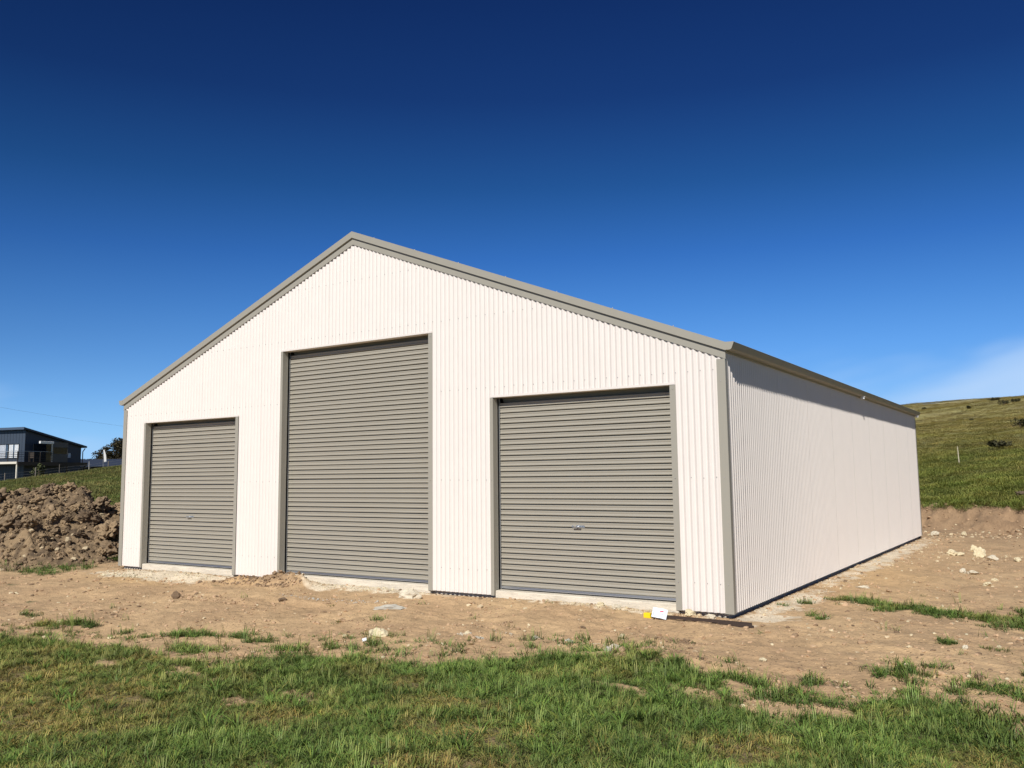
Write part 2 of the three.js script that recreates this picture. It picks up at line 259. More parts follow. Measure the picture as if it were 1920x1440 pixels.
part(shed, 'front_wall', corrugated(-W, 0, frontSpans, 12), M.white);
part(shed, 'side_wall', corrugated(0, D, () => [[0, HE + 0.1]], 12).applyMatrix4(new THREE.Matrix4().makeRotationY(Math.PI / 2)), M.white);
part(shed, 'side_wall', corrugated(0, D, () => [[0, HE + 0.1]], 6).applyMatrix4(new THREE.Matrix4().makeRotationY(-Math.PI / 2)).translate(-W, 0, -D), M.white);
part(shed, 'rear_wall', corrugated(0, W, (u) => [[0, eave(-u)]], 6).applyMatrix4(new THREE.Matrix4().makeRotationY(Math.PI)).translate(0, 0, -D), M.white);
for (const s of [1, -1]) { // roof sheets, ripples running down the slope
  const run = W / 2 + 0.09, L = Math.hypot(run, run * SL), g = corrugated(0, D + 0.1, () => [[0, L]], 6, 0.008);
  g.applyMatrix4(new THREE.Matrix4().makeRotationX(-Math.PI / 2)); // now u = x, v = -z, depth = y
  const a = Math.atan(SL), m = new THREE.Matrix4().makeBasis(new THREE.Vector3(0, 0, -1), new THREE.Vector3(s * Math.sin(a), Math.cos(a), 0), new THREE.Vector3(-s * Math.cos(a), Math.sin(a), 0).multiplyScalar(1));
  g.applyMatrix4(m); g.translate(-W / 2, HR + 0.185, 0.02);
  if (s > 0) { const ix = g.index.array; for (let i = 0; i < ix.length; i += 3) { const t = ix[i]; ix[i] = ix[i + 1]; ix[i + 1] = t; } } // this side is a mirror image: turn its faces back
  part(shed, 'roof', g, M.roof);
}
part(shed, 'ridge_cap', [1, -1].map((s) => prism([[-W / 2, HR + 0.205], [-W / 2 + s * 0.16, HR + 0.205 - SL * 0.16], [-W / 2 + s * 0.16, HR + 0.209 - SL * 0.16], [-W / 2, HR + 0.209]], -D - 0.04, 0.03)), M.trim);
// barge: a lower angle against the wall and a cap that stands proud above it
for (const s of [1, -1]) {
  const c = -W / 2, xe = c + s * (W / 2 + 0.026), xo = c + s * (W / 2 + 0.045);
  const y = (x) => HR - SL * Math.abs(x - c);
  const lower = [[c, HR], [xe, y(xe)], [xe, y(xe) + 0.118], [c, HR + 0.118]], upper = [[c, HR + 0.107], [xo, y(xo) + 0.104], [xo, y(xo) + 0.205], [c, HR + 0.212]];
  part(shed, 'barge_flashing', prism(s > 0 ? lower : lower.reverse(), 0.0115, 0.0175), M.trim);
  const up = s > 0 ? upper : [...upper].reverse();
  part(shed, 'barge_cap', [prism(up, 0.043, 0.047), prism(s > 0 ? [[c, HR + 0.208], [xo, y(xo) + 0.2], [xo, y(xo) + 0.204], [c, HR + 0.212]] : [[c, HR + 0.212], [xo, y(xo) + 0.204], [xo, y(xo) + 0.2], [c, HR + 0.208]], -0.12, 0.0432), prism(s > 0 ? [[c, HR + 0.107], [xo, y(xo) + 0.104], [xo, y(xo) + 0.107], [c, HR + 0.110]] : [[c, HR + 0.110], [xo, y(xo) + 0.107], [xo, y(xo) + 0.104], [c, HR + 0.107]], 0.0178, 0.0428)], M.trim);
}
// corner flashings
part(shed, 'corner_flashing', [box(-0.09, 0.0165, -0.004, HE - 0.004, 0.0112, 0.0152), box(0.0125, 0.0165, -0.004, HE - 0.004, -0.058, 0.0108)], M.trim);
part(shed, 'corner_flashing', [box(-W - 0.0165, -W + 0.09, -0.004, HE - 0.004, 0.0112, 0.0152), box(-W - 0.0165, -W - 0.0125, -0.004, HE - 0.004, -0.058, 0.0108)], M.trim);
part(shed, 'corner_flashing', [box(-0.06, 0.0165, -0.004, HE, -D - 0.016, -D - 0.012), box(0.0125, 0.0165, -0.004, HE, -D - 0.0118, -D + 0.06)], M.trim);
// gutters
{
  const out = [[0.03, 3.175], [0.03, 3.078], [0.085, 3.078], [0.101, 3.082], [0.112, 3.091], [0.119, 3.106], [0.137, 3.150], [0.143, 3.168], [0.138, 3.172]];
  const inn = [[0.134, 3.166], [0.1355, 3.160], [0.115, 3.108], [0.108, 3.094], [0.099, 3.086], [0.085, 3.082], [0.034, 3.082], [0.034, 3.175]];
  const cap = prism([...out], 0.0485, 0.0505);
  const body = prism([...out, ...inn], -D - 0.05, 0.0485);
  part(shed, 'gutter', [body, cap, prism([...out], -D - 0.053, -D - 0.05)], M.trim);
  const left = mergeGeometries([body.clone(), cap.clone()]); left.scale(-1, 1, 1); left.translate(-W, 0, 0);
  { const ix = left.attributes; const arr = [ix.position, ix.normal, ix.uv]; for (const t of arr) for (let i = 0; i < t.count; i += 3) for (let q = 0; q < t.itemSize; q++) { const k = (i + 1) * t.itemSize + q, l = (i + 2) * t.itemSize + q, v = t.array[k]; t.array[k] = t.array[l]; t.array[l] = v; } }
  part(shed, 'gutter', left, M.trim);
  for (const [a, b] of [[0.0108, 0.0296], [-W - 0.0296, -W - 0.0108]]) part(shed, 'fascia', box(a, b, 3.06, 3.17, -D - 0.03, 0.0102), M.trim);
  for (const z of [-7.62, -14.45]) part(shed, 'gutter_outlet', [new THREE.CylinderGeometry(0.037, 0.037, 0.05, 16).translate(0.085, 3.053, z), new THREE.CylinderGeometry(0.05, 0.05, 0.008, 16).translate(0.085, 3.073, z)], plain(0.8, 0.8, 0.78, 0.4));
}
// screws: heads in rows at the wall girts, every second crest
{
  const head = new THREE.CylinderGeometry(0.0062, 0.0075, 0.007, 6).rotateX(Math.PI / 2), list = [];
  const crest = (k) => (k + 0.25) * PITCH;
  for (const y of [0.33, 1.57, 2.86, 3.9, 4.75]) for (let k = 1; k < 153; k += 2) {
    const x = -W + (0.25 - ((W / PITCH) % 1)) * 0 + 0; const u = crest(Math.floor(-W / PITCH) + k); if (u > -0.1 || u < -W + 0.1) continue;
    if (y > eave(u) - 0.1 || DOORS.some((d) => u > d.l - 0.02 && u < d.r + 0.02 && y < d.h + 0.03)) continue;
    list.push(head.clone().translate(u, y + rr(-0.006, 0.006), AMP + 0.002));
  }
  for (const y of [0.33, 1.57, 2.72]) for (const x of [-0.045, -W + 0.045]) list.push(head.clone().translate(x, y, 0.016));
  for (const d of DOORS) for (const y of [0.33, 1.57, d.h - 0.05]) for (const x of [d.l + 0.02, d.r - 0.035]) list.push(head.clone().translate(x, y, 0.0205));
  for (let k = 0; k < 7; k++) for (const s of [1, -1]) { const t = 0.4 + k * 0.83; list.push(new THREE.CylinderGeometry(0.006, 0.007, 0.012, 6).translate(-W / 2 + s * t, HR + 0.216 - SL * t, -0.04)); }
  const sc = part(shed, 'screws', list, M.screw); sc.userData.kind = 'stuff';
}
// slab with a sill in each door opening
part(shed, 'floor_slab', box(-W + 0.07, -0.07, -0.33, 0.066, -D + 0.07, -0.2), M.concrete);
for (const d of DOORS) {
  const s = [[d.l + 0.0, 0.02], [d.r - 0.0, 0.02]];
  const g = prism([[d.l + 0.075, -0.2], [d.r - 0.055, -0.2], [d.r - 0.055, -0.012], [d.l + 0.075, -0.012]].map(([x, z]) => [x, -z]), -0.33, 0.066).rotateX(-Math.PI / 2);
  const p = part(shed, 'door_sill', rbox(d.l + 0.06, d.r - 0.05, -0.34, 0.066, -0.197, 0.004, 0.012), M.concrete);
}
[[-W + 0.062, DOORS[0].l + 0.055], [DOORS[0].r - 0.045, DOORS[1].l + 0.055], [DOORS[1].r - 0.045, DOORS[2].l + 0.055], [DOORS[2].r - 0.045, -0.062]].forEach(([a, b]) => part(shed, 'footing', box(a, b, -0.33, 0.03, -0.197, -0.062), M.concrete));
// frames round the openings
for (const d of DOORS) {
  part(shed, 'door_flashing', [box(d.l, d.l + 0.052, -0.004, d.h - 0.004, 0.0118, 0.0158), box(d.l + 0.048, d.l + 0.052, -0.004, d.h - 0.004, -0.098, 0.0116)], M.trim);
  part(shed, 'door_flashing', [box(d.r - 0.075, d.r, -0.004, d.h - 0.004, 0.0118, 0.0158), box(d.r - 0.075, d.r - 0.071, -0.004, d.h - 0.004, -0.098, 0.0116)], M.trim);
  part(shed, 'head_flashing', [box(d.l + 0.003, d.r - 0.003, d.h, d.h + 0.004, -0.12, 0.0165), box(d.l + 0.003, d.r - 0.003, d.h + 0.0042, d.h + 0.028, 0.0128, 0.0165)], M.white);
}
// roller doors: ribbed curtain, each rib a slat
const RP = 0.0745;
for (const d of DOORS) {
  const x0 = d.l + 0.056, x1 = d.r - 0.079, y0 = 0.112, n = Math.floor((d.h - 0.045 - y0) / RP);
  const door = part(shed, 'roller_door', box(x0, x1, 0.09, y0 + n * RP, -0.182, -0.179), M.door);
  const prof = [[0.0085, -0.158], [0.007, -0.136], [0.009, -0.131], [0.016, -0.1295], [0.024, -0.1305], [0.033, -0.1345], [0.042, -0.135], [0.052, -0.1315], [0.060, -0.1295], [0.0655, -0.131], [0.0675, -0.136], [0.066, -0.158]];
  const slatGeo = (() => {
    const P = [], Nn = [], U = [], I = [];
    for (let i = 0; i < prof.length; i++) {
      const a = prof[Math.max(0, i - 1)], b = prof[Math.min(prof.length - 1, i + 1)], ty = b[0] - a[0], tz = b[1] - a[1], L = Math.hypot(ty, tz);
      for (const x of [x0 + 0.021, x1 - 0.021]) { P.push(x, prof[i][0], prof[i][1]); Nn.push(0, -tz / L, ty / L); U.push(x / 2, prof[i][0]); }
      if (i) { const k = (i - 1) * 2; I.push(k, k + 1, k + 2, k + 1, k + 3, k + 2); }
    }
    const g = new THREE.BufferGeometry(); g.setAttribute('position', new THREE.Float32BufferAttribute(P, 3)); g.setAttribute('normal', new THREE.Float32BufferAttribute(Nn, 3)); g.setAttribute('uv', new THREE.Float32BufferAttribute(U, 2)); g.setIndex(I); return g;
  })();
  for (let k = 0; k < n; k++) { const s = part(door, 'slat', slatGeo, M.door); s.position.set(0, y0 + k * RP, rr(-0.001, 0.001)); s.rotation.x = rr(-0.005, 0.005); s.rotation.z = rr(-0.0003, 0.0003); }
  part(door, 'bottom_rail', prism([[-0.152, 0.082], [-0.124, 0.082], [-0.124, 0.09], [-0.143, 0.118], [-0.152, 0.118]].map(([z, y]) => [-z, y]), x0 + 0.02, x1 - 0.02).rotateY(Math.PI / 2), M.galv);
  part(door, 'drum', new THREE.CylinderGeometry(0.19, 0.19, x1 - x0 - 0.05, 40, 1).rotateZ(Math.PI / 2).translate((x0 + x1) / 2, y0 + n * RP + 0.14, -0.36), M.door);
  part(door, 'rubber_seal', box(x0 + 0.02, x1 - 0.02, 0.0665, 0.0815, -0.15, -0.132), M.rubber);
  for (const [a, b] of [[x0, x0 + 0.02], [x1 - 0.02, x1]]) part(door, 'guide_track', [box(a, b, 0.068, d.h + 0.1, -0.128, -0.124), box(a < x0 + 0.01 ? a : b - 0.004, a < x0 + 0.01 ? a + 0.004 : b, 0.068, d.h + 0.1, -0.147, -0.1285)], M.galv);
  if (d.lock) {
    const cx = (d.l + d.r) / 2 - 0.09, cy = 0.945;
    part(door, 'lock_handle', [rbox(cx - 0.03, cx + 0.1, cy - 0.016, cy + 0.018, -0.133, -0.126, 0.003), bar([cx, cy, -0.127], [cx, cy, -0.095], 0.009, 10), bar([cx - 0.055, cy - 0.006, -0.095], [cx + 0.055, cy - 0.004, -0.095], 0.008, 10), bar([cx - 0.075, cy + 0.004, -0.127], [cx - 0.075, cy + 0.004, -0.116], 0.014, 12)], M.galv);
  }
}

// ------------------------------------------------------------------ stones, clods
function stoneGeo(detail, seed, sx, sy, sz, rough, tone, sharp = 0) {
  let g = mergeVertices(new THREE.IcosahedronGeometry(1, detail).deleteAttribute('normal').deleteAttribute('uv'));
  const p = g.attributes.position, C = [];
  const cuts = []; for (let k = 0; k < sharp; k++) cuts.push([new THREE.Vector3(rr(-1, 1), rr(-1, 1), rr(-1, 1)).normalize(), rr(0.55, 0.85)]);
  for (let i = 0; i < p.count; i++) {
    const v = new THREE.Vector3().fromBufferAttribute(p, i);
    for (const [n, d] of cuts) { const e = v.dot(n) - d; if (e > 0) v.addScaledVector(n, -e); }
    const n = 1 + rough * N3(v.x * 1.3 + seed, v.y * 1.3, v.z * 1.3) + rough * 0.5 * N3(v.x * 3.1, v.y * 3.1 + seed, v.z * 3.1) + rough * 0.3 * N3(v.x * 7, v.y * 7, v.z * 7 + seed) + (detail > 8 ? rough * 0.26 * N3(v.x * 15, v.y * 15 + seed, v.z * 15) : 0);
    v.multiplyScalar(n); p.setXYZ(i, v.x * sx, v.y * sy, v.z * sz);
    const t = 1 + 0.18 * N3(v.x * 2.5 + seed, v.y * 2.5, v.z * 2.5) + 0.12 * N3(v.x * 9, v.y * 9, v.z * 9); C.push(tone[0] * t, tone[1] * t, tone[2] * t);
  }
  g.setAttribute('color', new THREE.Float32BufferAttribute(C, 3));
  g = sharp ? g.toNonIndexed() : g; g.computeVertexNormals(); return g;
}
const PALE = [0.58, 0.52, 0.40], GREY = [0.45, 0.43, 0.37], TAN = [0.44, 0.30, 0.18], BROWN = [0.17, 0.115, 0.07], CREAM = [0.62, 0.54, 0.36];
const ROCKS = [ // x, z, half sizes, turn, tone, name, label
  [-4.36, 0.58, 0.145, 0.075, 0.09, 0.3, PALE, 'rock', 'chunky pale concrete lump on bare earth, largest stone before the middle door'],
  [-3.93, 1.44, 0.19, 0.03, 0.06, 0.75, GREY, 'rock', 'long thin grey slab of stone lying flat below the chunky lump'],
  [-2.79, 2.97, 0.095, 0.045, 0.06, 0.2, CREAM, 'rock', 'smooth cream stone alone near the grass edge, casting a dark shadow'],
  [-7.41, 2.07, 0.07, 0.065, 0.04, 0.5, BROWN, 'clod', 'dark brown upright clod on bare earth before the left door'],
  [-5.85, 1.52, 0.075, 0.035, 0.05, 0.1, BROWN, 'clod', 'flat dark brown clod on the earth in front of the middle door'],
  [-3.88, 2.39, 0.06, 0.03, 0.04, 0.9, TAN, 'rock', 'small tan stone left of the lone cream stone'],
  [-2.11, 2.34, 0.04, 0.02, 0.03, 0.4, CREAM, 'rock', 'tiny cream stone right of and above the lone cream stone'],
  [-1.44, 2.06, 0.05, 0.032, 0.04, 1.2, PALE, 'rock', 'small pale stone below the left edge of the right door'],
  [-1.05, 2.01, 0.05, 0.035, 0.035, 0.2, GREY, 'rock', 'small greyish stone below the middle of the right door'],
  [-0.41, 2.22, 0.06, 0.03, 0.04, 0.6, PALE, 'rock', 'pale crumbly stone beside a thin grass sprig'],
  [-0.36, 2.5, 0.055, 0.03, 0.04, 2.2, GREY, 'rock', 'pale grey stone at the tip of the small front grass clump'],
  [0.94, 1.98, 0.05, 0.022, 0.035, 1.9, CREAM, 'rock', 'flat cream stone on bare earth in front of the shed corner'],
  [2.47, 0.87, 0.03, 0.025, 0.022, 0.4, PALE, 'rock', 'small pale pebble between the sprigs on the right side'],
  [1.23, -9.73, 0.15, 0.09, 0.12, 0.4, CREAM, 'rock', 'cream stone at the left end of the rock cluster behind the yard'],
  [1.36, -9.85, 0.13, 0.07, 0.1, 1.4, CREAM, 'rock', 'low cream stone second from left in the rock cluster'],
  [1.5, -10.98, 0.15, 0.12, 0.1, 2.2, CREAM, 'rock', 'pointed cream stone standing at the back of the rock cluster'],
  [1.72, -9.75, 0.17, 0.15, 0.14, 0.9, CREAM, 'rock', 'biggest cream stone of the rock cluster, squarish and upright'],
  [2.02, -8.75, 0.13, 0.08, 0.1, 0.1, PALE, 'rock', 'rounded stone with a dark underside, right of the biggest one'],
  [2.43, -8.5, 0.1, 0.06, 0.08, 1.7, CREAM, 'rock', 'small cream stone at the far right by the photo edge'],
  [1.93, -5.93, 0.15, 0.05, 0.09, 2.6, PALE, 'rock', 'flattish pale stone with dark hollow, in front of the cluster'],
  [1.77, -6.05, 0.08, 0.07, 0.07, 0.6, PALE, 'rock', 'pale lump touching the flattish stone on its left'],
  [2.25, -4.5, 0.09, 0.045, 0.07, 1.1, CREAM, 'rock', 'cream stone nearest the right grass strip'],
  [2.3, -5.1, 0.07, 0.03, 0.05, 0.1, CREAM, 'rock', 'little cream stone just behind the one by the grass strip'],
  [0.19, -15.6, 0.14, 0.1, 0.1, 0.3, PALE, 'rock', 'pale rock beside the far rear corner of the shed'],
  [0.82, -16.2, 0.14, 0.09, 0.1, 2.1, CREAM, 'rock', 'cream rock at the foot of the earth bank'],
  [0.72, -3.57, 0.1, 0.03, 0.06, 0.5, PALE, 'rock', 'flat pale stone near the side wall behind the grass strip'],
  [-1.62, 0.22, 0.06, 0.035, 0.04, 0.5, CREAM, 'rock', 'cream pebble against the sill below the right door'],
  [-1.38, 0.23, 0.075, 0.04, 0.05, 1.5, PALE, 'rock', 'pale lump against the sill, right of the cream pebble'],
  [-0.47, 0.12, 0.075, 0.055, 0.05, 1.0, CREAM, 'rock', 'pointed cream stone under the cladding behind the steel post'],
  [-0.2, 0.16, 0.06, 0.04, 0.04, 0.2, PALE, 'rock', 'pale stone under the shed corner behind the steel post'],
];
ROCKS.forEach(([x, z, a, b, c, turn, tone, name, label], i) => {
  const m = new THREE.Mesh(stoneGeo(4, i * 3.7 + 1, a * (z < -4 ? 0.75 : i < 3 ? 1.15 : 1), b * (z < -4 ? 0.8 : i < 3 ? 1.5 : 1), c * (z < -4 ? 0.75 : 1.1), 0.2, tone, i < 3 ? 5 : 9), M.clod); m.name = numbered(name); m.position.set(x, height(x, z) + b * 0.52, z); m.rotation.y = turn; m.castShadow = m.receiveShadow = true; scene.add(m); tag(m, label, name === 'rock' ? 'stone' : 'clod');
});
function scatter(name, label, geos, list, mat = M.clod) { // list of [x, y, z, size, tone rgb, variant]
  const root = new THREE.Group(); root.name = name; scene.add(root); tag(root, label, name.replace('_', ' '), null, 'stuff');
  const o = new THREE.Object3D(), c = new THREE.Color();
  geos.forEach((g, v) => {
    const mine = list.filter((q) => q[5] % geos.length === v); if (!mine.length) return; const im = new THREE.InstancedMesh(g, mat, mine.length); im.name = name; im.userData.kind = 'stuff'; im.castShadow = im.receiveShadow = true;
    mine.forEach(([x, y, z, s, t, , tilt = 0.5], k) => { o.position.set(x, y, z); o.rotation.set(rr(-tilt, tilt), rr(0, 6.28), rr(-tilt, tilt)); o.scale.set(s * rr(0.75, 1.3), s * rr(0.7, 1.2), s * rr(0.75, 1.3)); o.updateMatrix(); im.setMatrixAt(k, o.matrix); im.setColorAt(k, c.setRGB(...t)); });
    root.add(im);
  });
  return root;
}
const pebbleGeos = [0, 1, 2, 3, 4].map((k) => stoneGeo(1, 50 + k * 7, 1, 0.62, 0.85, 0.22, [1, 1, 1], 3));
{
  const list = [], seen = (x, z) => offShed(x, z) > 0.03;
  for (let k = 0; k < 60000 && list.length < 17000; k++) {
    const az = rr(-1.3, 0.18), d = 5 + 24 * rnd() ** 1.6, x = CAM.x + Math.sin(az) * d, z = CAM.z - Math.cos(az) * d;
    if (!seen(x, z) || bankS(x, z) > 1.2 || fieldQ(x, z) > 19 || lawnAt(x, z) > 0.4) continue;
    const dens = 0.25 + 0.75 * sstep(-0.2, 0.6, N2(x * 0.9, z * 0.9 + 40)); if (rnd() > dens) continue;
    const pale = rnd(), s = 0.0035 + 0.02 * rnd() ** 4.2 + (rnd() < 0.01 ? rr(0.01, 0.03) : 0), far = 1 + 0.03 * d;
    list.push([x, height(x, z) + s * 0.2, z, s * far, (pale < 0.2 ? mix3(TAN, CREAM, rnd()) : pale < 0.75 ? mix3([0.50, 0.34, 0.21], TAN, rnd()) : mix3(BROWN, TAN, rnd()))  .map(((k) => (v) => v * k)(rr(0.85, 1.1))), list.length]);
  }
  for (const [cx, cz, a, b, n, s0, s1, t0, t1] of [[-10.2, 0.5, 1.4, 0.35, 600, 0.005, 0.022, PALE, CREAM], [-10.75, 0.85, 0.5, 0.14, 300, 0.006, 0.03, PALE, CREAM], [-5.6, 0.22, 1.2, 0.18, 420, 0.005, 0.024, PALE, CREAM], [-1.4, 0.2, 1.0, 0.1, 260, 0.006, 0.03, TAN, CREAM], [0.16, -2.5, 0.16, 2.3, 260, 0.005, 0.022, TAN, PALE], [0.3, -9, 0.35, 5.5, 260, 0.008, 0.035, TAN, CREAM], [1.6, -9.6, 0.9, 1.4, 130, 0.01, 0.04, TAN, CREAM], [-7.2, 0.5, 0.5, 0.25, 420, 0.006, 0.034, BROWN, TAN], [-7.85, 0.7, 0.35, 0.2, 200, 0.006, 0.03, BROWN, TAN], [0.02, 1.72, 0.22, 0.1, 160, 0.006, 0.024, BROWN, TAN], [0.32, 2.5, 0.28, 0.14, 120, 0.005, 0.02, BROWN, TAN], [-6.6, 2.0, 0.7, 0.14, 140, 0.006, 0.03, TAN, TAN], [-5.2, 1.25, 0.9, 0.1, 150, 0.006, 0.024, GREY, TAN], [-1.2, 2.05, 0.7, 0.1, 70, 0.006, 0.026, PALE, TAN], [-2.0, 2.4, 0.16, 0.06, 40, 0.008, 0.024, PALE, GREY], [1.0, -15.9, 2.5, 0.7, 260, 0.012, 0.06, TAN, CREAM]])
    for (let k = 0; k < n; k++) { const t = rr(0, 6.28), q = Math.sqrt(rnd()) + 0.25 * rnd(), x = cx + Math.cos(t) * a * q, z = cz + Math.sin(t) * b * q; if (!seen(x, z)) continue; const s = mix(s0, s1, rnd() ** 3.2); list.push([x, height(x, z) + s * 0.2, z, s, mix3(t0, t1, rnd()).map(((k) => (v) => v * k)(rr(0.85, 1.08))), list.length]); }
  for (let k = 0; k < 700; k++) { const t = rr(-4, 9), s = rr(0, 1.5), x = -0.3 + 0.84 * t + 0.54 * s, z = -17.4 + 0.54 * t - 0.84 * s, q = 0.012 + 0.06 * rnd() ** 4; list.push([x, height(x, z) + q * 0.2, z, q, mix3([0.3, 0.2, 0.12], TAN, rnd()), list.length]); }
  scatter('gravel', 'loose pebbles, chips and crumbs scattered over the bare earth', pebbleGeos, list);
}

// ------------------------------------------------------------------ heap of dug soil left of the shed
const RIDGE = [[-22, 6, 0.7], [-18.2, 2.9, 0.75], [-15.95, 0.55, 0.95], [-15.45, -0.45, 1.58], [-15.1, -1.15, 1.06], [-14.75, -1.75, 1.05], [-14.5, -3.6, 1.1], [-14.7, -6.4, 0.9]];
function heap(x, z) {
  let best = -1;
  for (let i = 1; i < RIDGE.length; i++) {
    const [ax, az, ah] = RIDGE[i - 1], [bx, bz, bh] = RIDGE[i], dx = bx - ax, dz = bz - az, t = clamp(((x - ax) * dx + (z - az) * dz) / (dx * dx + dz * dz));
    const d = Math.hypot(x - ax - dx * t, z - az - dz * t), h = mix(ah, bh, t), w = 1.35 + 0.75 * h; best = Math.max(best, h * (1 - Math.sqrt((d / w) ** 2 + 0.012)) * 1.12);
  }
  if (best <= -0.4) return -0.4;
  const m = sstep(-0.1, 0.4, best), bil = (s, f) => Math.abs(f(x * s, z * s));
  return best + m * (0.16 * N2(x * 0.9, z * 0.9 + 3) + 0.13 * (0.5 - bil(1.7, N2b)) + 0.085 * (0.5 - bil(3.7, N2)) + 0.05 * (0.5 - bil(8, N2b)) + 0.025 * N2(x * 17, z * 17)) * sstep(-12.2, -12.9, x);
}
const heapTop = (x, z) => Math.max(height(x, z), heap(x, z) - 0.06);
{
  const root = thing('soil_heap', 'long heap of dug brown soil and clods left of the shed', 'soil heap');
  const nx = 300, nz = 300, x0 = -22, x1 = -12.25, z0 = -7.5, z1 = 4.6, P = [], C = [], U = [], I = [];
  for (let j = 0; j <= nz; j++) for (let i = 0; i <= nx; i++) {
    const x = mix(x0, x1, (i / nx) ** 0.8), z = mix(z0, z1, j / nz), y = heap(x, z), g = height(x, z); P.push(x, y < 0.02 ? Math.min(y - 0.06, g - 0.03) : y - 0.06, z); U.push(x / 1.3, (z + y * 0.8) / 1.3);
    const n = N2(x * 1.3, z * 1.3), n2 = N2b(x * 4, z * 4), c = mix3(mix3([0.20, 0.142, 0.083], [0.30, 0.213, 0.122], clamp(0.5 + n)), [0.11, 0.077, 0.048], 0.75 * sstep(0.1, 0.6, n2)); C.push(...c.map((v) => v * (1 + 0.12 * N2(x * 11, z * 11)) / 0.84));
  }
  for (let j = 0; j < nz; j++) for (let i = 0; i < nx; i++) { const a = j * (nx + 1) + i, b = a + 1, c = a + nx + 1, d = c + 1; if (Math.max(P[a * 3 + 1], P[b * 3 + 1], P[c * 3 + 1], P[d * 3 + 1]) < -0.3) continue; I.push(a, c, b, b, c, d); }
  const g = new THREE.BufferGeometry(); g.setAttribute('position', new THREE.Float32BufferAttribute(P, 3)); g.setAttribute('color', new THREE.Float32BufferAttribute(C, 3)); g.setAttribute('uv', new THREE.Float32BufferAttribute(U, 2)); g.setIndex(I); g.computeVertexNormals();
  part(root, 'soil', g, M.earth);
  const geos = [0, 1, 2, 3, 4, 5].map((k) => [stoneGeo(11, 200 + k * 5, 1, 0.8, 0.9, 0.42, [[0.21, 0.15, 0.09], [0.14, 0.098, 0.06], [0.27, 0.193, 0.112]][k % 3], 0), k]);
  // the big lumps first, then the rest of those large enough to pick out
  const lumps = [[-15.85, 0.5, 0.42], [-15.6, 0.62, 0.3], [-15.1, 0.72, 0.26], [-14.7, 0.75, 0.3], [-14.05, -0.55, 0.3], [-13.6, -0.72, 0.34], [-13.3, -0.6, 0.3], [-13.1, -0.95, 0.28], [-14.35, -0.45, 0.16], [-14.55, -1.1, 0.26], [-15.2, -0.25, 0.17], [-14.8, 0.1, 0.18], [-14.2, 0.62, 0.2], [-15.45, -0.45, 0.24], [-15.2, -0.75, 0.2], [-13.9, -1.3, 0.28], [-13.6, -1.7, 0.25], [-14.4, -1.6, 0.28], [-15.95, 1.2, 0.3], [-14.9, 1.3, 0.2]];
  for (let k = 0; k < 200; k++) { const i = Math.floor(rr(1, 6)), t = rnd(), side = rr(-0.5, 2.2); const bx = mix(RIDGE[i][0], RIDGE[i + 1][0], t), bz = mix(RIDGE[i][1], RIDGE[i + 1][1], t); const x = bx + side * 0.72, z = bz + side * 0.62; if (x > -12.6 || heap(x, z) < 0.08) continue; lumps.push([x, z, 0.045 + 0.12 * rnd() ** 2]); }
  lumps.forEach(([x, z, s], k) => { const m = part(root, 'clod', geos[k % 6][0], M.clod); m.position.set(x, heapTop(x, z) + s * 0.18, z); m.scale.set(0.72 * s * rr(0.8, 1.2), 0.72 * s * rr(0.65, 0.95), 0.72 * s * rr(0.8, 1.2)); m.rotation.set(rr(-0.4, 0.4), rr(0, 6.28), rr(-0.4, 0.4)); });
  const pale = stoneGeo(2, 333, 1, 0.7, 0.8, 0.16, [0.48, 0.39, 0.25], 6);
  for (const [x, z, s] of [[-13.75, 0.06, 0.08], [-13.9, -0.12, 0.045], [-14.55, -0.5, 0.055], [-14.1, 0.62, 0.06], [-13.6, 0.35, 0.06], [-14.9, -0.5, 0.045]]) { const m = part(root, 'stone', pale, M.clod); m.position.set(x, heapTop(x, z) + s * 0.4, z); m.scale.setScalar(s); m.rotation.set(rr(-0.5, 0.5), rr(0, 6.28), rr(-0.5, 0.5)); }
  const small = [], o = new THREE.Object3D(), c = new THREE.Color();
  for (let k = 0; k < 26000 && small.length < 9000; k++) { const x = rr(-18, -12.4), z = rr(-4, 3.5), h = heap(x, z); if (h < -0.03) continue; small.push([x, heapTop(x, z), z, 0.012 + 0.055 * rnd() ** 4]); }
  for (let v = 0; v < 3; v++) {
    const mine = small.filter((_, i) => i % 3 === v), im = new THREE.InstancedMesh(pebbleGeos[v], M.clod, mine.length); im.name = 'crumbs'; im.userData.kind = 'stuff'; im.castShadow = im.receiveShadow = true;
    mine.forEach(([x, y, z, s], k) => { o.position.set(x, y + s * 0.2, z); o.rotation.set(rr(-0.8, 0.8), rr(0, 6.28), rr(-0.8, 0.8)); o.scale.set(s * rr(0.8, 1.4), s * rr(0.8, 1.3), s); o.updateMatrix(); im.setMatrixAt(k, o.matrix); const t = rnd(); im.setColorAt(k, c.setRGB(...(t < 0.05 ? [0.48, 0.39, 0.25] : mix3([0.13, 0.09, 0.055], [0.35, 0.25, 0.148], rnd())))); });
    root.add(im);
  }
}

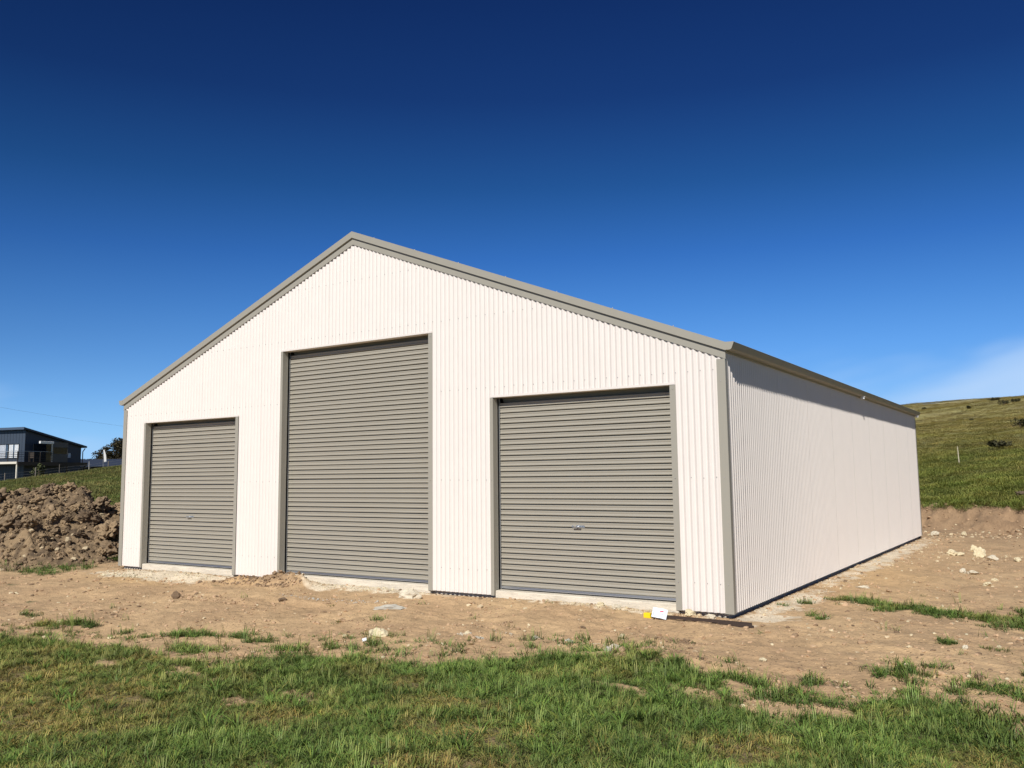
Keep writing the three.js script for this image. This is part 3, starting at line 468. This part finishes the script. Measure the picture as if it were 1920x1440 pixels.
// ------------------------------------------------------------------ grass
function tuft(blades, hMin, hMax, spread, width, lean, dark, tip, radial = false) {
  const P = [], C = [], I = [];
  for (let k = 0; k < blades; k++) {
    const a = rr(0, 6.28), q = spread * Math.sqrt(rnd()), bx = Math.cos(a) * q, bz = Math.sin(a) * q, h = rr(hMin, hMax), dir = radial ? a + rr(-0.7, 0.7) : rr(0, 6.28), l = h * lean * rr(0.25, 1.3), w = width * rr(0.7, 1.3), px = -Math.sin(dir), pz = Math.cos(dir), lx = Math.cos(dir) * l, lz = Math.sin(dir) * l, t = rr(0.8, 1.2), yel = rnd() < 0.14 ? 1 : 0;
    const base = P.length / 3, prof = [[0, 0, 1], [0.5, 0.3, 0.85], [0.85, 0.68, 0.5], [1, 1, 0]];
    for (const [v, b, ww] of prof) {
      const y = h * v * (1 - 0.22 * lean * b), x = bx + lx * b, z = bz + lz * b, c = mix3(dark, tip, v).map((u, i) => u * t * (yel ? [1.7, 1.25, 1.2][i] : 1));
      if (ww > 0) { P.push(x - px * w * ww, y, z - pz * w * ww, x + px * w * ww, y, z + pz * w * ww); C.push(...c, ...c); } else { P.push(x, y, z); C.push(...c); }
    }
    for (const [i, j, m] of [[0, 1, 2], [1, 3, 2], [2, 3, 4], [3, 5, 4], [4, 5, 6]]) I.push(base + i, base + j, base + m);
  }
  const g = new THREE.BufferGeometry(); g.setAttribute('position', new THREE.Float32BufferAttribute(P, 3)); g.setAttribute('color', new THREE.Float32BufferAttribute(C, 3)); g.setIndex(I); g.computeVertexNormals();
  const n = g.attributes.normal; for (let i = 0; i < n.count; i++) { const v = new THREE.Vector3().fromBufferAttribute(n, i); if (v.y < 0) v.negate(); v.y += 0.55; v.normalize(); n.setXYZ(i, v.x, v.y, v.z); } // both faces of a thin blade light like the upper one
  return g;
}
function meadow(name, label, geos, list, special) { // special: a list of its own for the last two geometries // list of [x, y, z, sxz, sy, tint]
  const root = new THREE.Group(); root.name = name; scene.add(root); tag(root, label, 'grass', null, 'stuff');
  const o = new THREE.Object3D(), c = new THREE.Color();
  geos.forEach((g, v) => {
    const n0 = special ? geos.length - 2 : geos.length, mine = v < n0 ? list.filter((_, i) => i % n0 === v) : special.filter((_, i) => i % 2 === v - n0), im = new THREE.InstancedMesh(g, M.grass, mine.length); im.name = name; im.userData.kind = 'stuff'; im.castShadow = im.receiveShadow = true;
    mine.forEach(([x, y, z, s, h, t], k) => { o.position.set(x, y, z); o.rotation.set(rr(-0.15, 0.15), rr(0, 6.28), rr(-0.15, 0.15)); o.scale.set(s, h, s); o.updateMatrix(); im.setMatrixAt(k, o.matrix); im.setColorAt(k, c.setRGB(...t)); });
    root.add(im);
  });
}
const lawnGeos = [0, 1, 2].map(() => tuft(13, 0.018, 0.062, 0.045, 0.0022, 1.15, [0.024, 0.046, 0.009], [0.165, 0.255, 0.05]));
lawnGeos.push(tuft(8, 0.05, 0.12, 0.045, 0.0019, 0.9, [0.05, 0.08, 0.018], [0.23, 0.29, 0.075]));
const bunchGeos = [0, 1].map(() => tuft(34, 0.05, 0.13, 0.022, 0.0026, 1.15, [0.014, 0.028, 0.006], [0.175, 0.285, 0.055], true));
{
  const list = [];
  for (let k = 0; k < 300000; k++) {
    const az = rr(-1.45, 0.5), d = Math.sqrt(rr(2.6 ** 2, 13.5 ** 2)), x = CAM.x + Math.sin(az) * d, z = CAM.z - Math.cos(az) * d;
    if (offShed(x, z) < 0.05 || fieldQ(x, z) > 21) continue;
    let m = lawnAt(x, z); const near = d < lawnEdge(az) + 1.3;
    if (m < 0.1 && near && d > lawnEdge(az)) m = 0.4 * sstep(0.35, 0.85, N2(x * 4 + 9, z * 4)) ;
    if (m < 0.02 && rnd() < 0.008) m = 0.9 * sstep(0.55, 0.9, N2b(x * 2.2, z * 2.2));
    const open = 0.72 + 0.34 * N2(x * 3.1 + 4, z * 3.1) + 0.2 * N2b(x * 8, z * 8 + 5);
    if (rnd() > m * open) continue;
    const dry = dryAt(x, z), big = 0.86 + 0.3 * N2b(x * 1.3, z * 1.3) + 0.4 * N2(x * 4.4, z * 4.4), v = rr(0.7, 1.35);
    const t = mix3([0.9, 1, 0.9], [2.1, 1.2, 1.6], clamp(dry * 0.75 + rr(-0.12, 0.18))).map((u) => u * v * (1 + 0.22 * N2(x * 0.8 + 30, z * 0.8)));
    const edge = d > lawnEdge(az) ? 1.25 : 1;
    list.push([x, height(x, z) - 0.004, z, rr(0.85, 1.25) * edge, clamp(big, 0.4, 1.7) * rr(0.7, 1.35) * edge * (1 - 0.4 * dry), t]);
  }
  for (const [cx, cz, a, b] of CLUMP.filter((q) => q[0] < -12)) for (let k = 0; k < 500; k++) { const x = cx + rr(-a, a), z = cz + rr(-b, b); if ((x > -12.3 && z < 0.05) || heap(x, z) > 0.1 || rnd() > 0.45 + 0.6 * N2(x * 3, z * 3)) continue; list.push([x, heapTop(x, z), z, 1.4, 1.5 * rr(0.6, 1.2), [0.8, 0.95, 0.8]]); }
  for (const [cx, cz, a] of [[-13.35, -0.95, 0.3], [-13.1, -0.7, 0.2]]) for (let k = 0; k < 150; k++) { const x = cx + rr(-a, a), z = cz + rr(-a, a); if (x > -12.5) continue; list.push([x, heapTop(x, z) + 0.04, z, 1.5, 1.3 * rr(0.5, 1.1), [0.8, 0.75, 0.7]]); }
  const bunches = [];
  for (let k = 0; k < 30000; k++) {
    const az = rr(-1.45, 0.5), d = Math.sqrt(rr(2.6 ** 2, 12 ** 2)), x = CAM.x + Math.sin(az) * d, z = CAM.z - Math.cos(az) * d; if (offShed(x, z) < 0.1 || fieldQ(x, z) > 20) continue;
    const m = lawnAt(x, z), dry = dryAt(x, z); if (rnd() > m * (0.12 + 0.5 * sstep(0.05, 0.7, N2(x * 2.7 + 12, z * 2.7))) * (1 - 0.8 * dry)) continue;
    const sz = rr(0.6, 1.15) * (0.8 + 0.3 * N2b(x * 0.9, z * 0.9)), v = rr(0.75, 1.3); bunches.push([x, height(x, z) - 0.006, z, sz * 1.1, sz, [0.95 * v, v, 0.9 * v]]);
  }
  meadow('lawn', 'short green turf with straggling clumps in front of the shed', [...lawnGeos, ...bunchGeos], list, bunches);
}
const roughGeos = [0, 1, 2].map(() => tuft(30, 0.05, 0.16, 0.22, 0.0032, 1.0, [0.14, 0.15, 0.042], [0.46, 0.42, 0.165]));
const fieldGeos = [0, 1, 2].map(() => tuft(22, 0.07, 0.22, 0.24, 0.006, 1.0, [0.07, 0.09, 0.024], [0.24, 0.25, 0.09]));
{
  const list = [];
  for (let k = 0; k < 170000; k++) {
    const az = rr(-0.32, 0.26), d = 26 + 142 * rnd() ** 1.5, x = CAM.x + Math.sin(az) * d, z = CAM.z - Math.cos(az) * d, s = bankS(x, z); if (s < 1.35 + 0.25 * N2(x * 2, z * 2)) continue;
    const low = sstep(34, 2, s + 8 * N2b(x * 0.06, z * 0.06) + 5 * N2(x * 0.21, z * 0.21)), n = N2(x * 0.35, z * 0.35), v = rr(0.5, 1.4) * (1 + 0.25 * n);
    const t = mix3(mix3([0.92, 0.86, 0.72], [1.12, 0.98, 0.95], clamp(0.5 + N2b(x * 0.11, z * 0.11))), mix3([0.55, 0.74, 0.40], [1.0, 1.0, 0.7], rnd() * clamp(0.6 + 0.8 * N2(x * 0.5, z * 0.5))), low).map((u) => u * v);
    list.push([x, height(x, z) - 0.01, z, rr(0.8, 1.5) * (1 + d * 0.006), rr(0.5, 1.25) * (1 + 0.25 * n) * mix(0.5, 0.9, low), t]);
  }
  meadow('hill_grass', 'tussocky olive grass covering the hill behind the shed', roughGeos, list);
}
{
  const list = [];
  for (let k = 0; k < 60000; k++) {
    const az = rr(-1.27, -0.94), d = Math.sqrt(rr(20 ** 2, 84 ** 2)), x = CAM.x + Math.sin(az) * d, z = CAM.z - Math.cos(az) * d; if (offShed(x, z) < 2.5 || heap(x, z) > -0.1 || fieldQ(x, z) < 18.5) continue;
    const n = N2(x * 0.2, z * 0.2), v = rr(0.45, 1.4), t = mix3([0.68, 0.92, 0.55], [1.05, 0.97, 0.85], clamp(0.45 + 0.6 * n + 0.25 * sstep(35, 62, d))).map((u) => u * v);
    list.push([x, height(x, z) - 0.01, z, rr(0.8, 1.4), rr(0.6, 1.4) * (1 + 0.3 * n), t]);
  }
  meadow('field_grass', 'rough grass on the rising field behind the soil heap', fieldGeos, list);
}

{
  const list = [];
  for (let k = 0; k < 26000; k++) {
    const x = 2.9 + 17 * rnd() ** 1.4, z = rr(-17, 6); if (lawnAt(x, z) < 0.5 || bankS(x, z) > -0.2 || Math.hypot(x - CAM.x, z - CAM.z) < 6) continue;
    const v = rr(0.6, 1.25); list.push([x, height(x, z) - 0.01, z, rr(0.5, 0.9), rr(0.3, 0.75), mix3([0.62, 0.9, 0.5], [1, 0.95, 0.8], clamp(0.5 + N2(x * 0.4, z * 0.4))).map((u) => u * v)]);
  }
  meadow('paddock_grass', 'grass of the paddock that runs along the right of the yard', fieldGeos, list);
}

// ------------------------------------------------------------------ things left lying by the corner
{
  const y = height(-0.2, 0.46);
  const post = thing('fence_post', 'dark brown steel fence post lying on the earth at the shed corner', 'fence post', [-0.9, y + 0.032, 0.44], -0.035);
  const Y = [[0, 0.022], [0.003, 0.02], [0.0035, 0.003], [0.0195, -0.009], [0.0185, -0.0135], [0.0015, -0.0025], [-0.0015, -0.0025], [-0.0185, -0.0135], [-0.0195, -0.009], [-0.0035, 0.003], [-0.003, 0.02]].map(([a, b]) => [a * 0.95, b * 0.95]);
  const rust = new THREE.MeshStandardMaterial({ color: new THREE.Color().setRGB(0.045, 0.028, 0.02), roughness: 0.75, bumpMap: earthBump, bumpScale: 0.002 });
  const g = prism(Y, 0, 1.27).rotateZ(2.2).rotateY(Math.PI / 2); part(post, 'shaft', g, rust);
  part(post, 'cap', [rbox(-0.02, 0.06, -0.03, 0.03, -0.03, 0.03, 0.008), rbox(0.06, 0.072, -0.034, 0.034, -0.034, 0.034, 0.004)], plain(0.85, 0.62, 0.015, 0.4));
  shade(post);
  const bar2 = thing('steel_bar', 'short dark square bar lying beside the brown post', 'steel bar', [0.0, height(0.2, 0.5) + 0.012, 0.505], -0.06);
  part(bar2, 'shaft', rbox(0, 0.4, -0.014, 0.014, -0.014, 0.014, 0.002), rust);
  // paper sheet propped on the post, with blue rule marks and a red mark
  const cv = document.createElement('canvas'); cv.width = 256; cv.height = 192; const cx = cv.getContext('2d');
  cx.fillStyle = '#d9dfe6'; cx.fillRect(0, 0, 256, 192); cx.strokeStyle = '#5b6f8c'; cx.lineWidth = 5; cx.beginPath(); cx.moveTo(40, 60); cx.quadraticCurveTo(14, 110, 34, 150); cx.quadraticCurveTo(52, 172, 74, 150); cx.stroke(); cx.lineWidth = 3; cx.beginPath(); cx.moveTo(34, 118); cx.lineTo(70, 112); cx.stroke();
  cx.strokeStyle = '#8296ad'; cx.lineWidth = 4; for (const [a, b, c, d] of [[100, 70, 118, 96], [108, 96, 104, 118], [176, 80, 170, 160], [150, 108, 200, 104]]) { cx.beginPath(); cx.moveTo(a, b); cx.lineTo(c, d); cx.stroke(); }
  cx.strokeStyle = '#d8304e'; cx.lineWidth = 20; cx.beginPath(); cx.moveTo(128, 64); cx.lineTo(186, 46); cx.stroke();
  const tex = new THREE.CanvasTexture(cv); tex.colorSpace = THREE.SRGBColorSpace;
  const pg = new THREE.BoxGeometry(0.17, 0.13, 0.0012, 12, 10, 1); const pp = pg.attributes.position; for (let i = 0; i < pp.count; i++) { const a = pp.getX(i), b = pp.getY(i); pp.setZ(i, pp.getZ(i) + 0.012 * Math.sin(a * 14 + 1) + 0.012 * (b / 0.075) ** 2 * (a > 0 ? 1 : 0.4)); } pg.computeVertexNormals();
  const paper = new THREE.Mesh(pg, [0, 1, 2, 3, 4, 5].map((k) => new THREE.MeshStandardMaterial(k === 4 ? { map: tex, roughness: 0.7 } : { color: 0xd9dfe6, roughness: 0.7 })));
  paper.name = 'paper_sheet'; paper.position.set(-0.70, y + 0.07, 0.505); paper.rotation.set(-0.75, 0.45, 0.06); paper.castShadow = paper.receiveShadow = true; scene.add(paper); tag(paper, 'white paper sheet with a red mark propped on the post beside its yellow cap', 'paper');
  const sc = new THREE.Mesh(new THREE.BoxGeometry(0.045, 0.03, 0.001, 4, 3, 1).translate(0, 0.012, 0), plain(0.75, 0.78, 0.82, 0.6)); { const q = sc.geometry.attributes.position; for (let i = 0; i < q.count; i++) q.setZ(i, q.getZ(i) + 0.01 * Math.sin(q.getX(i) * 90)); sc.geometry.computeVertexNormals(); }
  sc.name = 'paper_scrap'; sc.position.set(-2.75, height(-2.75, 3.22) + 0.006, 3.22); sc.rotation.set(-0.6, 0.7, 0.5); sc.castShadow = true; scene.add(sc); tag(sc, 'tiny white scrap on the earth below the lone cream stone', 'paper scrap');
}

// ------------------------------------------------------------------ shrubs and trees (leaf-sized faces through the crown)
function leafCloud(lobes, n, size, tone, gap = 0) {
  const P = [], C = [], Nn = [], I = [];
  for (let k = 0; k < n; k++) {
    const L = lobes[Math.floor(rnd() * lobes.length)], v = new THREE.Vector3(rr(-1, 1), rr(-1, 1), rr(-1, 1)); if (v.length() > 1 || v.length() < 0.35) { k--; continue; }
    const p = [L[0] + v.x * L[3], L[1] + v.y * L[4], L[2] + v.z * L[3]]; if (N3(p[0] * gap, p[1] * gap, p[2] * gap) < -0.42 && gap) continue;
    const q = new THREE.Quaternion().setFromEuler(new THREE.Euler(rr(0, 6.28), rr(0, 6.28), rr(0, 6.28))), s = size * rr(0.6, 1.3), b = P.length / 3, t = rr(0.6, 1.35), nn = v.clone().normalize().multiplyScalar(0.75).add(new THREE.Vector3(rr(-0.6, 0.6), rr(-0.3, 0.7), rr(-0.6, 0.6))).normalize();
    for (const [a, c] of [[-0.5, 0], [0, -0.22], [0.5, 0], [0, 0.22]]) { const w = new THREE.Vector3(a * s, c * s, 0).applyQuaternion(q); P.push(p[0] + w.x, p[1] + w.y, p[2] + w.z); Nn.push(nn.x, nn.y, nn.z); C.push(tone[0] * t, tone[1] * t, tone[2] * t); }
    I.push(b, b + 1, b + 2, b, b + 2, b + 3);
  }
  const g = new THREE.BufferGeometry(); g.setAttribute('position', new THREE.Float32BufferAttribute(P, 3)); g.setAttribute('normal', new THREE.Float32BufferAttribute(Nn, 3)); g.setAttribute('color', new THREE.Float32BufferAttribute(C, 3)); g.setIndex(I); return g;
}
const leafM = new THREE.MeshStandardMaterial({ vertexColors: true, roughness: 0.85, side: THREE.DoubleSide });
const barkM = plain(0.12, 0.09, 0.065, 0.95, { bumpMap: earthBump, bumpScale: 0.02 });
const polar = (az, d) => [CAM.x + Math.sin(az * Math.PI / 180) * d, CAM.z - Math.cos(az * Math.PI / 180) * d];
// az, el of the foot as met on the hill: walk out until the ground meets the line of sight
function onHill(az, el) { let d = 24; for (; d < 160; d += 0.25) { const [x, z] = polar(az, d); if (height(x, z, false) >= CAM.y + d * Math.tan(el * Math.PI / 180)) break; } return Math.min(d, 138); }
for (const [az, el, w0, h0, label] of [[-3.16, 3.86, 1.5, 0.9, 'dark gorse bush near the hill crest, largest of the upper ones'], [-2.56, 4.0, 1.2, 0.6, 'low dark bush on the hill crest at the photo edge'], [-2.4, 2.5, 1.5, 1.0, 'rounded dark bush half way up the hill at the photo edge'], [-3.45, 1.35, 1.35, 0.65, 'wide low dark bush on the hill above the thin stake'], [-4.98, 3.72, 0.55, 0.5, 'small dark bush high on the hill above the stake'], [-3.63, 4.15, 1.6, 0.55, 'bush cut against the sky on the hill crest'], [-4.93, 3.02, 0.5, 0.25, 'tiny dark tussock in the middle of the hill'], [-7.35, 4.1, 0.8, 0.45, 'tiny bush on the skyline just right of the shed roof']]) {
  const w = w0 * 0.72, h = h0 * 0.62, d = onHill(az, el), [x, z] = polar(az, d), b = thing('shrub', label, 'shrub', [x, height(x, z, false), z]);
  const lobes = []; for (let k = 0; k < 7; k++) lobes.push([rr(-w, w) * 0.38, h * rr(0.3, 0.62), rr(-w, w) * 0.3, w * rr(0.16, 0.3), h * rr(0.3, 0.45)]);
  part(b, 'foliage', leafCloud(lobes, 620, 0.13, [0.075, 0.072, 0.03]), leafM); part(b, 'stem', [0, 1, 2].map((k) => bar([rr(-0.1, 0.1), -0.1, rr(-0.1, 0.1)], [rr(-w, w) * 0.25, h * 0.6, rr(-w, w) * 0.2], 0.03, 5, 0.012)), barkM);
}
{
  const d = onHill(-5.68, 0.47), [x, z] = polar(-5.68, d), y = height(x, z, false), s = thing('stake', 'thin pale timber stake standing in the hill grass', 'stake', [x, y, z]);
  part(s, 'shaft', bar([0, -0.1, 0], [-0.03, d * 0.0185, 0.02], 0.026, 6, 0.02), plain(0.5, 0.45, 0.32, 0.9));
  const [rx, rz] = polar(-2.5, 29.6), g = new THREE.Mesh(stoneGeo(6, 91, 0.22, 0.12, 0.18, 0.3, [0.12, 0.09, 0.06], 2), M.clod); g.name = numbered('clod'); g.position.set(rx, height(rx, rz) + 0.08, rz); g.castShadow = true; scene.add(g); tag(g, 'dark clod hanging on the lip of the earth bank at the photo edge', 'clod');
}
{
  const [x, z] = polar(-57.3, 140), y = height(x, z, false), t = thing('tree', 'broad dark evergreen tree with gaps, close beside the left shed wall', 'tree', [x, y, z]);
  const lobes = []; for (let k = 0; k < 60; k++) { const a = rr(0, 6.28), q = 4.1 * Math.sqrt(rnd()), hh = 6.5 - y + 1.45 - (q / 3.7) ** 2 * 2.3; lobes.push([Math.cos(a) * q, hh * rr(0.45, 0.97), Math.sin(a) * q, rr(0.7, 1.2), rr(0.5, 0.85)]); }
  part(t, 'crown', leafCloud(lobes, 22000, 0.26, [0.055, 0.046, 0.017], 0.7), leafM);
  part(t, 'trunk', [bar([0, -0.3, 0], [0.2, 2.6, 0], 0.42, 9, 0.3), ...lobes.slice(0, 9).map((l) => bar([0.15, 2.2, 0], [l[0], l[1], l[2]], 0.16, 6, 0.04))], barkM);
  const [x2, z2] = polar(-59.5, 150), y2 = height(x2, z2, false), t2 = thing('tree', 'low dark round tree just above the blue grey roof', 'tree', [x2, y2, z2]); const l2 = []; for (let k = 0; k < 9; k++) l2.push([rr(-1.5, 1.5), rr(2.2, 3.1) + 1.55 - y2 + 0.2, rr(-1, 1), rr(0.5, 0.9), rr(0.35, 0.5)]);
  part(t2, 'crown', leafCloud(l2, 1800, 0.25, [0.03, 0.036, 0.016]), leafM); part(t2, 'trunk', bar([0, -0.2, 0], [0, 2.6, 0], 0.16, 6, 0.08), barkM);
  const [x3, z3] = polar(-61.85, 71), y3 = height(x3, z3, false), t3 = thing('shrub', 'upright green bush by a fence post below the navy house', 'shrub', [x3, y3 - 0.15, z3]); const l3 = []; for (let k = 0; k < 8; k++) l3.push([rr(-0.35, 0.35), rr(0.3, 1.15), rr(-0.3, 0.3), rr(0.18, 0.32), rr(0.2, 0.35)]);
  part(t3, 'foliage', leafCloud(l3, 900, 0.13, [0.075, 0.09, 0.03]), leafM); part(t3, 'stem', bar([0, -0.1, 0], [0, 0.8, 0], 0.03, 5), barkM);
}

// ------------------------------------------------------------------ the navy house with its deck, beyond the field
{
  const [hx, hz] = polar(-62.63, 93), gy = 1.5;
  const h = thing('house', 'navy two storey house with sloping roof and raised deck', 'house', [hx, gy, hz], 1.792);
  const navy = plain(0.024, 0.033, 0.055, 0.45), navyB = plain(0.045, 0.06, 0.085, 0.5), dark = plain(0.012, 0.013, 0.015, 0.6), cream = plain(0.66, 0.62, 0.52, 0.7), grey = plain(0.10, 0.095, 0.09, 0.7), wood = plain(0.05, 0.038, 0.028, 0.8), white = plain(0.8, 0.8, 0.78, 0.6), curtainM = plain(0.55, 0.56, 0.58, 0.9), glass = plain(0.02, 0.025, 0.03, 0.06);
  const F = 3.5 - gy, top = (x) => 6.5 - gy - 0.215 * x;
  part(h, 'wall', prism([[0, 0], [6.5, 0], [6.5, top(6.5)], [0, top(0)]], -10, 0), navy);
  { const l = []; for (let k = 0; k < 26; k++) l.push(box(-0.03, -0.004, 0.05, top(0) - 0.06, -9.95 + k * 0.385, -9.95 + k * 0.385 + 0.36)); part(h, 'wall_cladding', l, navyB); }
  part(h, 'roof', prism([[-0.45, top(-0.45)], [6.9, top(6.9)], [6.9, top(6.9) + 0.17], [-0.45, top(-0.45) + 0.17]], -10.3, 0.35), navy);
  part(h, 'roof_edge', box(-0.475, -0.452, top(-0.45) - 0.05, top(-0.45) + 0.18, -10.3, 0.35), plain(0.07, 0.1, 0.15, 0.4));
  part(h, 'downpipe', [bar([6.62, 0.3, 0.1], [6.62, top(6.6) - 0.45, 0.1], 0.045, 8), bar([6.62, top(6.6) - 0.45, 0.1], [6.8, top(6.8) - 0.08, 0.2], 0.045, 8)], plain(0.16, 0.1, 0.07, 0.6));
  const win = part(h, 'window', [box(-0.075, -0.031, F + 0.42, F + 1.68, -3.3, -3.24), box(-0.075, -0.031, F + 0.42, F + 1.68, -0.72, -0.66), box(-0.075, -0.031, F + 1.68, F + 1.74, -3.3, -0.66), box(-0.075, -0.031, F + 0.36, F + 0.42, -3.3, -0.66), box(-0.075, -0.031, F + 0.42, F + 1.68, -2.05, -1.95)], dark);
  for (const [a, b, m] of [[-3.24, -2.05, curtainM], [-1.95, -0.72, white]]) { const P = []; for (let k = 0; k < 14; k++) { const q = mix(a, b, (k + 0.5) / 14); if ((a < -3 && k > 9) || (a > -3 && k > 5 && k < 8)) continue; P.push(box(-0.045 - 0.012 * (k % 2), -0.033, F + 0.43, F + 1.67, q - 0.034, q + 0.034)); } part(win, 'curtain', P, m); part(win, 'pane', box(-0.068, -0.064, F + 0.421, F + 1.679, a + 0.001, b - 0.001), new THREE.MeshPhysicalMaterial({ color: 0xffffff, transmission: 1, thickness: 0, roughness: 0.03 })); }
  // deck
  const beam = part(h, 'deck', [box(-1.94, -0.035, F - 0.12, F, -9.8, 1.5), box(-0.03, 5.9, F - 0.12, F, 0.004, 1.5)], wood);
  part(h, 'deck_fascia', box(-2.0, -1.945, F - 0.2, F - 0.0, -9.8, 1.46), cream); part(h, 'deck_fascia', box(-1.94, 5.9, F - 0.34, F - 0.005, 1.505, 1.55), wood);
  for (const [x, z] of [[-1.86, 1.36], [-1.86, -1.6], [-1.86, -4.6], [1.0, 1.4], [3.6, 1.4], [5.7, 1.4]]) part(h, 'deck_post', box(x - 0.06, x + 0.06, -0.4, F - 0.125, z - 0.06, z + 0.06), x < -1 ? cream : wood);
  for (let z = 1.42; z > -6; z -= 1.22) part(h, 'rail_post', box(-1.92, -1.86, F + 0.004, F + 0.93, z - 0.03, z + 0.03), wood);
  for (let x = -0.7; x < 1.8; x += 1.2) part(h, 'rail_post', box(x - 0.03, x + 0.03, F + 0.004, F + 0.93, 1.42, 1.48), wood);
  for (let k = 0; k < 6; k++) part(h, k < 5 ? 'rail' : 'handrail', [box(-1.93 - (k === 5 ? 0.025 : 0), -1.905, F + 0.14 + k * 0.16, F + (k === 5 ? 0.99 : 0.185 + k * 0.16), -6, 1.46), box(-1.9, 1.8, F + 0.14 + k * 0.16, F + (k === 5 ? 0.99 : 0.185 + k * 0.16), 1.485, 1.51)], k === 5 ? plain(0.22, 0.24, 0.27, 0.35) : dark);
  const scr = part(h, 'screen_panel', [box(1.82, 3.55, F + 0.02, F + 0.78, 1.44, 1.5), box(1.82, 3.55, F + 1.42, F + 1.9, 1.44, 1.5), box(1.82, 1.9, F + 0.785, F + 1.415, 1.44, 1.5), box(3.47, 3.55, F + 0.785, F + 1.415, 1.44, 1.5)], grey); part(scr, 'pane', box(1.905, 3.465, F + 0.79, F + 1.41, 1.455, 1.475), glass);
  part(h, 'blind_box', rbox(0.3, 1.8, F + 1.72, F + 1.95, 1.42, 1.62, 0.02), white); part(h, 'verandah_post', box(1.7, 1.795, F + 0.004, F + 1.715, 1.42, 1.5), cream);
  part(h, 'door', [box(0.9, 2.9, F + 0.01, F + 1.75, 0.004, 0.05)], glass);
  const sw = part(h, 'window', [box(4.7, 5.2, F + 0.5, F + 0.54, 0.004, 0.04), box(4.7, 5.2, F + 0.9, F + 0.94, 0.004, 0.04), box(4.7, 4.74, F + 0.54, F + 0.9, 0.004, 0.04), box(5.16, 5.2, F + 0.54, F + 0.9, 0.004, 0.04)], white); part(sw, 'pane', box(4.741, 5.159, F + 0.541, F + 0.899, 0.01, 0.02), plain(0.5, 0.6, 0.68, 0.2));
  part(h, 'deck_chair', [box(0.1, 0.7, F + 0.35, F + 0.42, 0.6, 1.1), box(0.1, 0.16, F + 0.42, F + 0.9, 0.6, 1.1), ...[[0.12, 0.62], [0.66, 0.62], [0.12, 1.06], [0.66, 1.06]].map(([x, z]) => box(x - 0.02, x + 0.02, F + 0.004, F + 0.35, z - 0.02, z + 0.02))], wood);
  // second house with a low metal roof
  const [kx, kz] = polar(-57.6, 122), k = thing('house', 'low house with a blue grey metal roof behind the field', 'house', [kx, 1.5, kz], 0.56);
  const rm = plain(0.017, 0.029, 0.058, 0.85);
  part(k, 'wall', [box(-6.2, 6, -0.3, 2.0, -6, 0)], dark);
  part(k, 'gable', prism([[1.2, 2.0], [6, 2.0], [3.6, 2.85]], -3, 0.9), navy);
  part(k, 'roof', prism([[0.45, 1.93], [0.45, 2.03], [-3, 2.9], [-6.45, 2.03], [-6.45, 1.93], [-3, 2.8]], -6.5, 6).rotateY(Math.PI / 2).translate(0, 0, 0), rm);
  part(k, 'gable_roof', [prism([[0.9, 2.0], [3.6, 2.96], [3.6, 3.05], [0.9, 2.09]], -3, 1.1), prism([[3.6, 2.96], [6.3, 2.0], [6.3, 2.09], [3.6, 3.05]], -3, 1.1)], rm);
  const [fx, fz] = polar(-58.45, 112), f = thing('flag', 'narrow white feather flag leaning above the blue grey roof', 'flag', [fx, 1.6, fz], 1.0);
  part(f, 'pole', bar([0, -0.2, 0], [-0.12, 3.7, 0], 0.025, 6, 0.012), plain(0.4, 0.4, 0.4)); { const s = prism([[0.02, 2.3], [0.26, 2.35], [0.2, 3.1], [0.0, 3.75], [-0.1, 3.7]], 0, 0.012); part(f, 'cloth', s, white); }
}
// fence along the field's crest: each post a thing, wires between
{
  const wood = plain(0.17, 0.15, 0.125, 0.9), tops = [];
  const posts = [[-64.9, 68], [-63.55, 68], [-62.02, 68, 1], [-60.8, 68.5, 2], [-59.24, 69, 3], [-58.2, 69], [-56.9, 69]];
  posts.forEach(([az, d, k], i) => { const [x, z] = polar(az, d), y = height(x, z, false), H = k ? 0.8 : 0.62, dx = [0, -0.12, -0.06, -0.08][k ?? 0]; tops.push([x + dx * 0.8, y, z + dx * 0.4]); if (i === 0 || i === 6) return; const p = thing('fence_post', ['leaning weathered fence post beside the green bush', 'thin dark fence post below the screen panel of the navy house', 'pale leaning fence post in front of the blue grey roof'][(k ?? 0) - 1] ?? ['', 'grey fence post at the left photo edge below the deck', '', '', '', 'short fence post right of the pale leaning one', ''][i], 'fence post', [x, y, z]); part(p, 'shaft', bar([0, -0.2, 0], [dx, H, dx * 0.5], k >= 2 ? 0.02 : 0.04, 7, k >= 2 ? 0.018 : 0.034), k === 3 ? plain(0.5, 0.48, 0.44, 0.9) : wood); });
  const w = []; for (let i = 1; i < tops.length; i++) for (const h of [0.2, 0.38, 0.56]) w.push(bar([tops[i - 1][0], tops[i - 1][1] + h, tops[i - 1][2]], [tops[i][0], tops[i][1] + h, tops[i][2]], 0.004, 4));
  const m = new THREE.Mesh(mergeGeometries(w), plain(0.2, 0.2, 0.2, 0.5)); m.name = 'fence_wire'; m.castShadow = true; scene.add(m); tag(m, 'thin wires of the field fence strung between the posts', 'fence wire');
  // power line high over the field
  const [ax, az] = polar(-70, 62), [bx, bz] = polar(-50, 74), pts = []; for (let i = 0; i <= 30; i++) { const t = i / 30; pts.push(new THREE.Vector3(mix(ax, bx, t), mix(7.5, 5.0, t) - 1.4 * 4 * t * (1 - t) * 0.35, mix(az, bz, t))); }
  const pl = new THREE.Mesh(new THREE.TubeGeometry(new THREE.CatmullRomCurve3(pts), 60, 0.0045, 5), plain(0.1, 0.11, 0.13, 0.6)); pl.name = 'power_line'; scene.add(pl); tag(pl, 'faint single power line crossing the sky above the navy house', 'cable');
}

renderer.render(scene, camera);
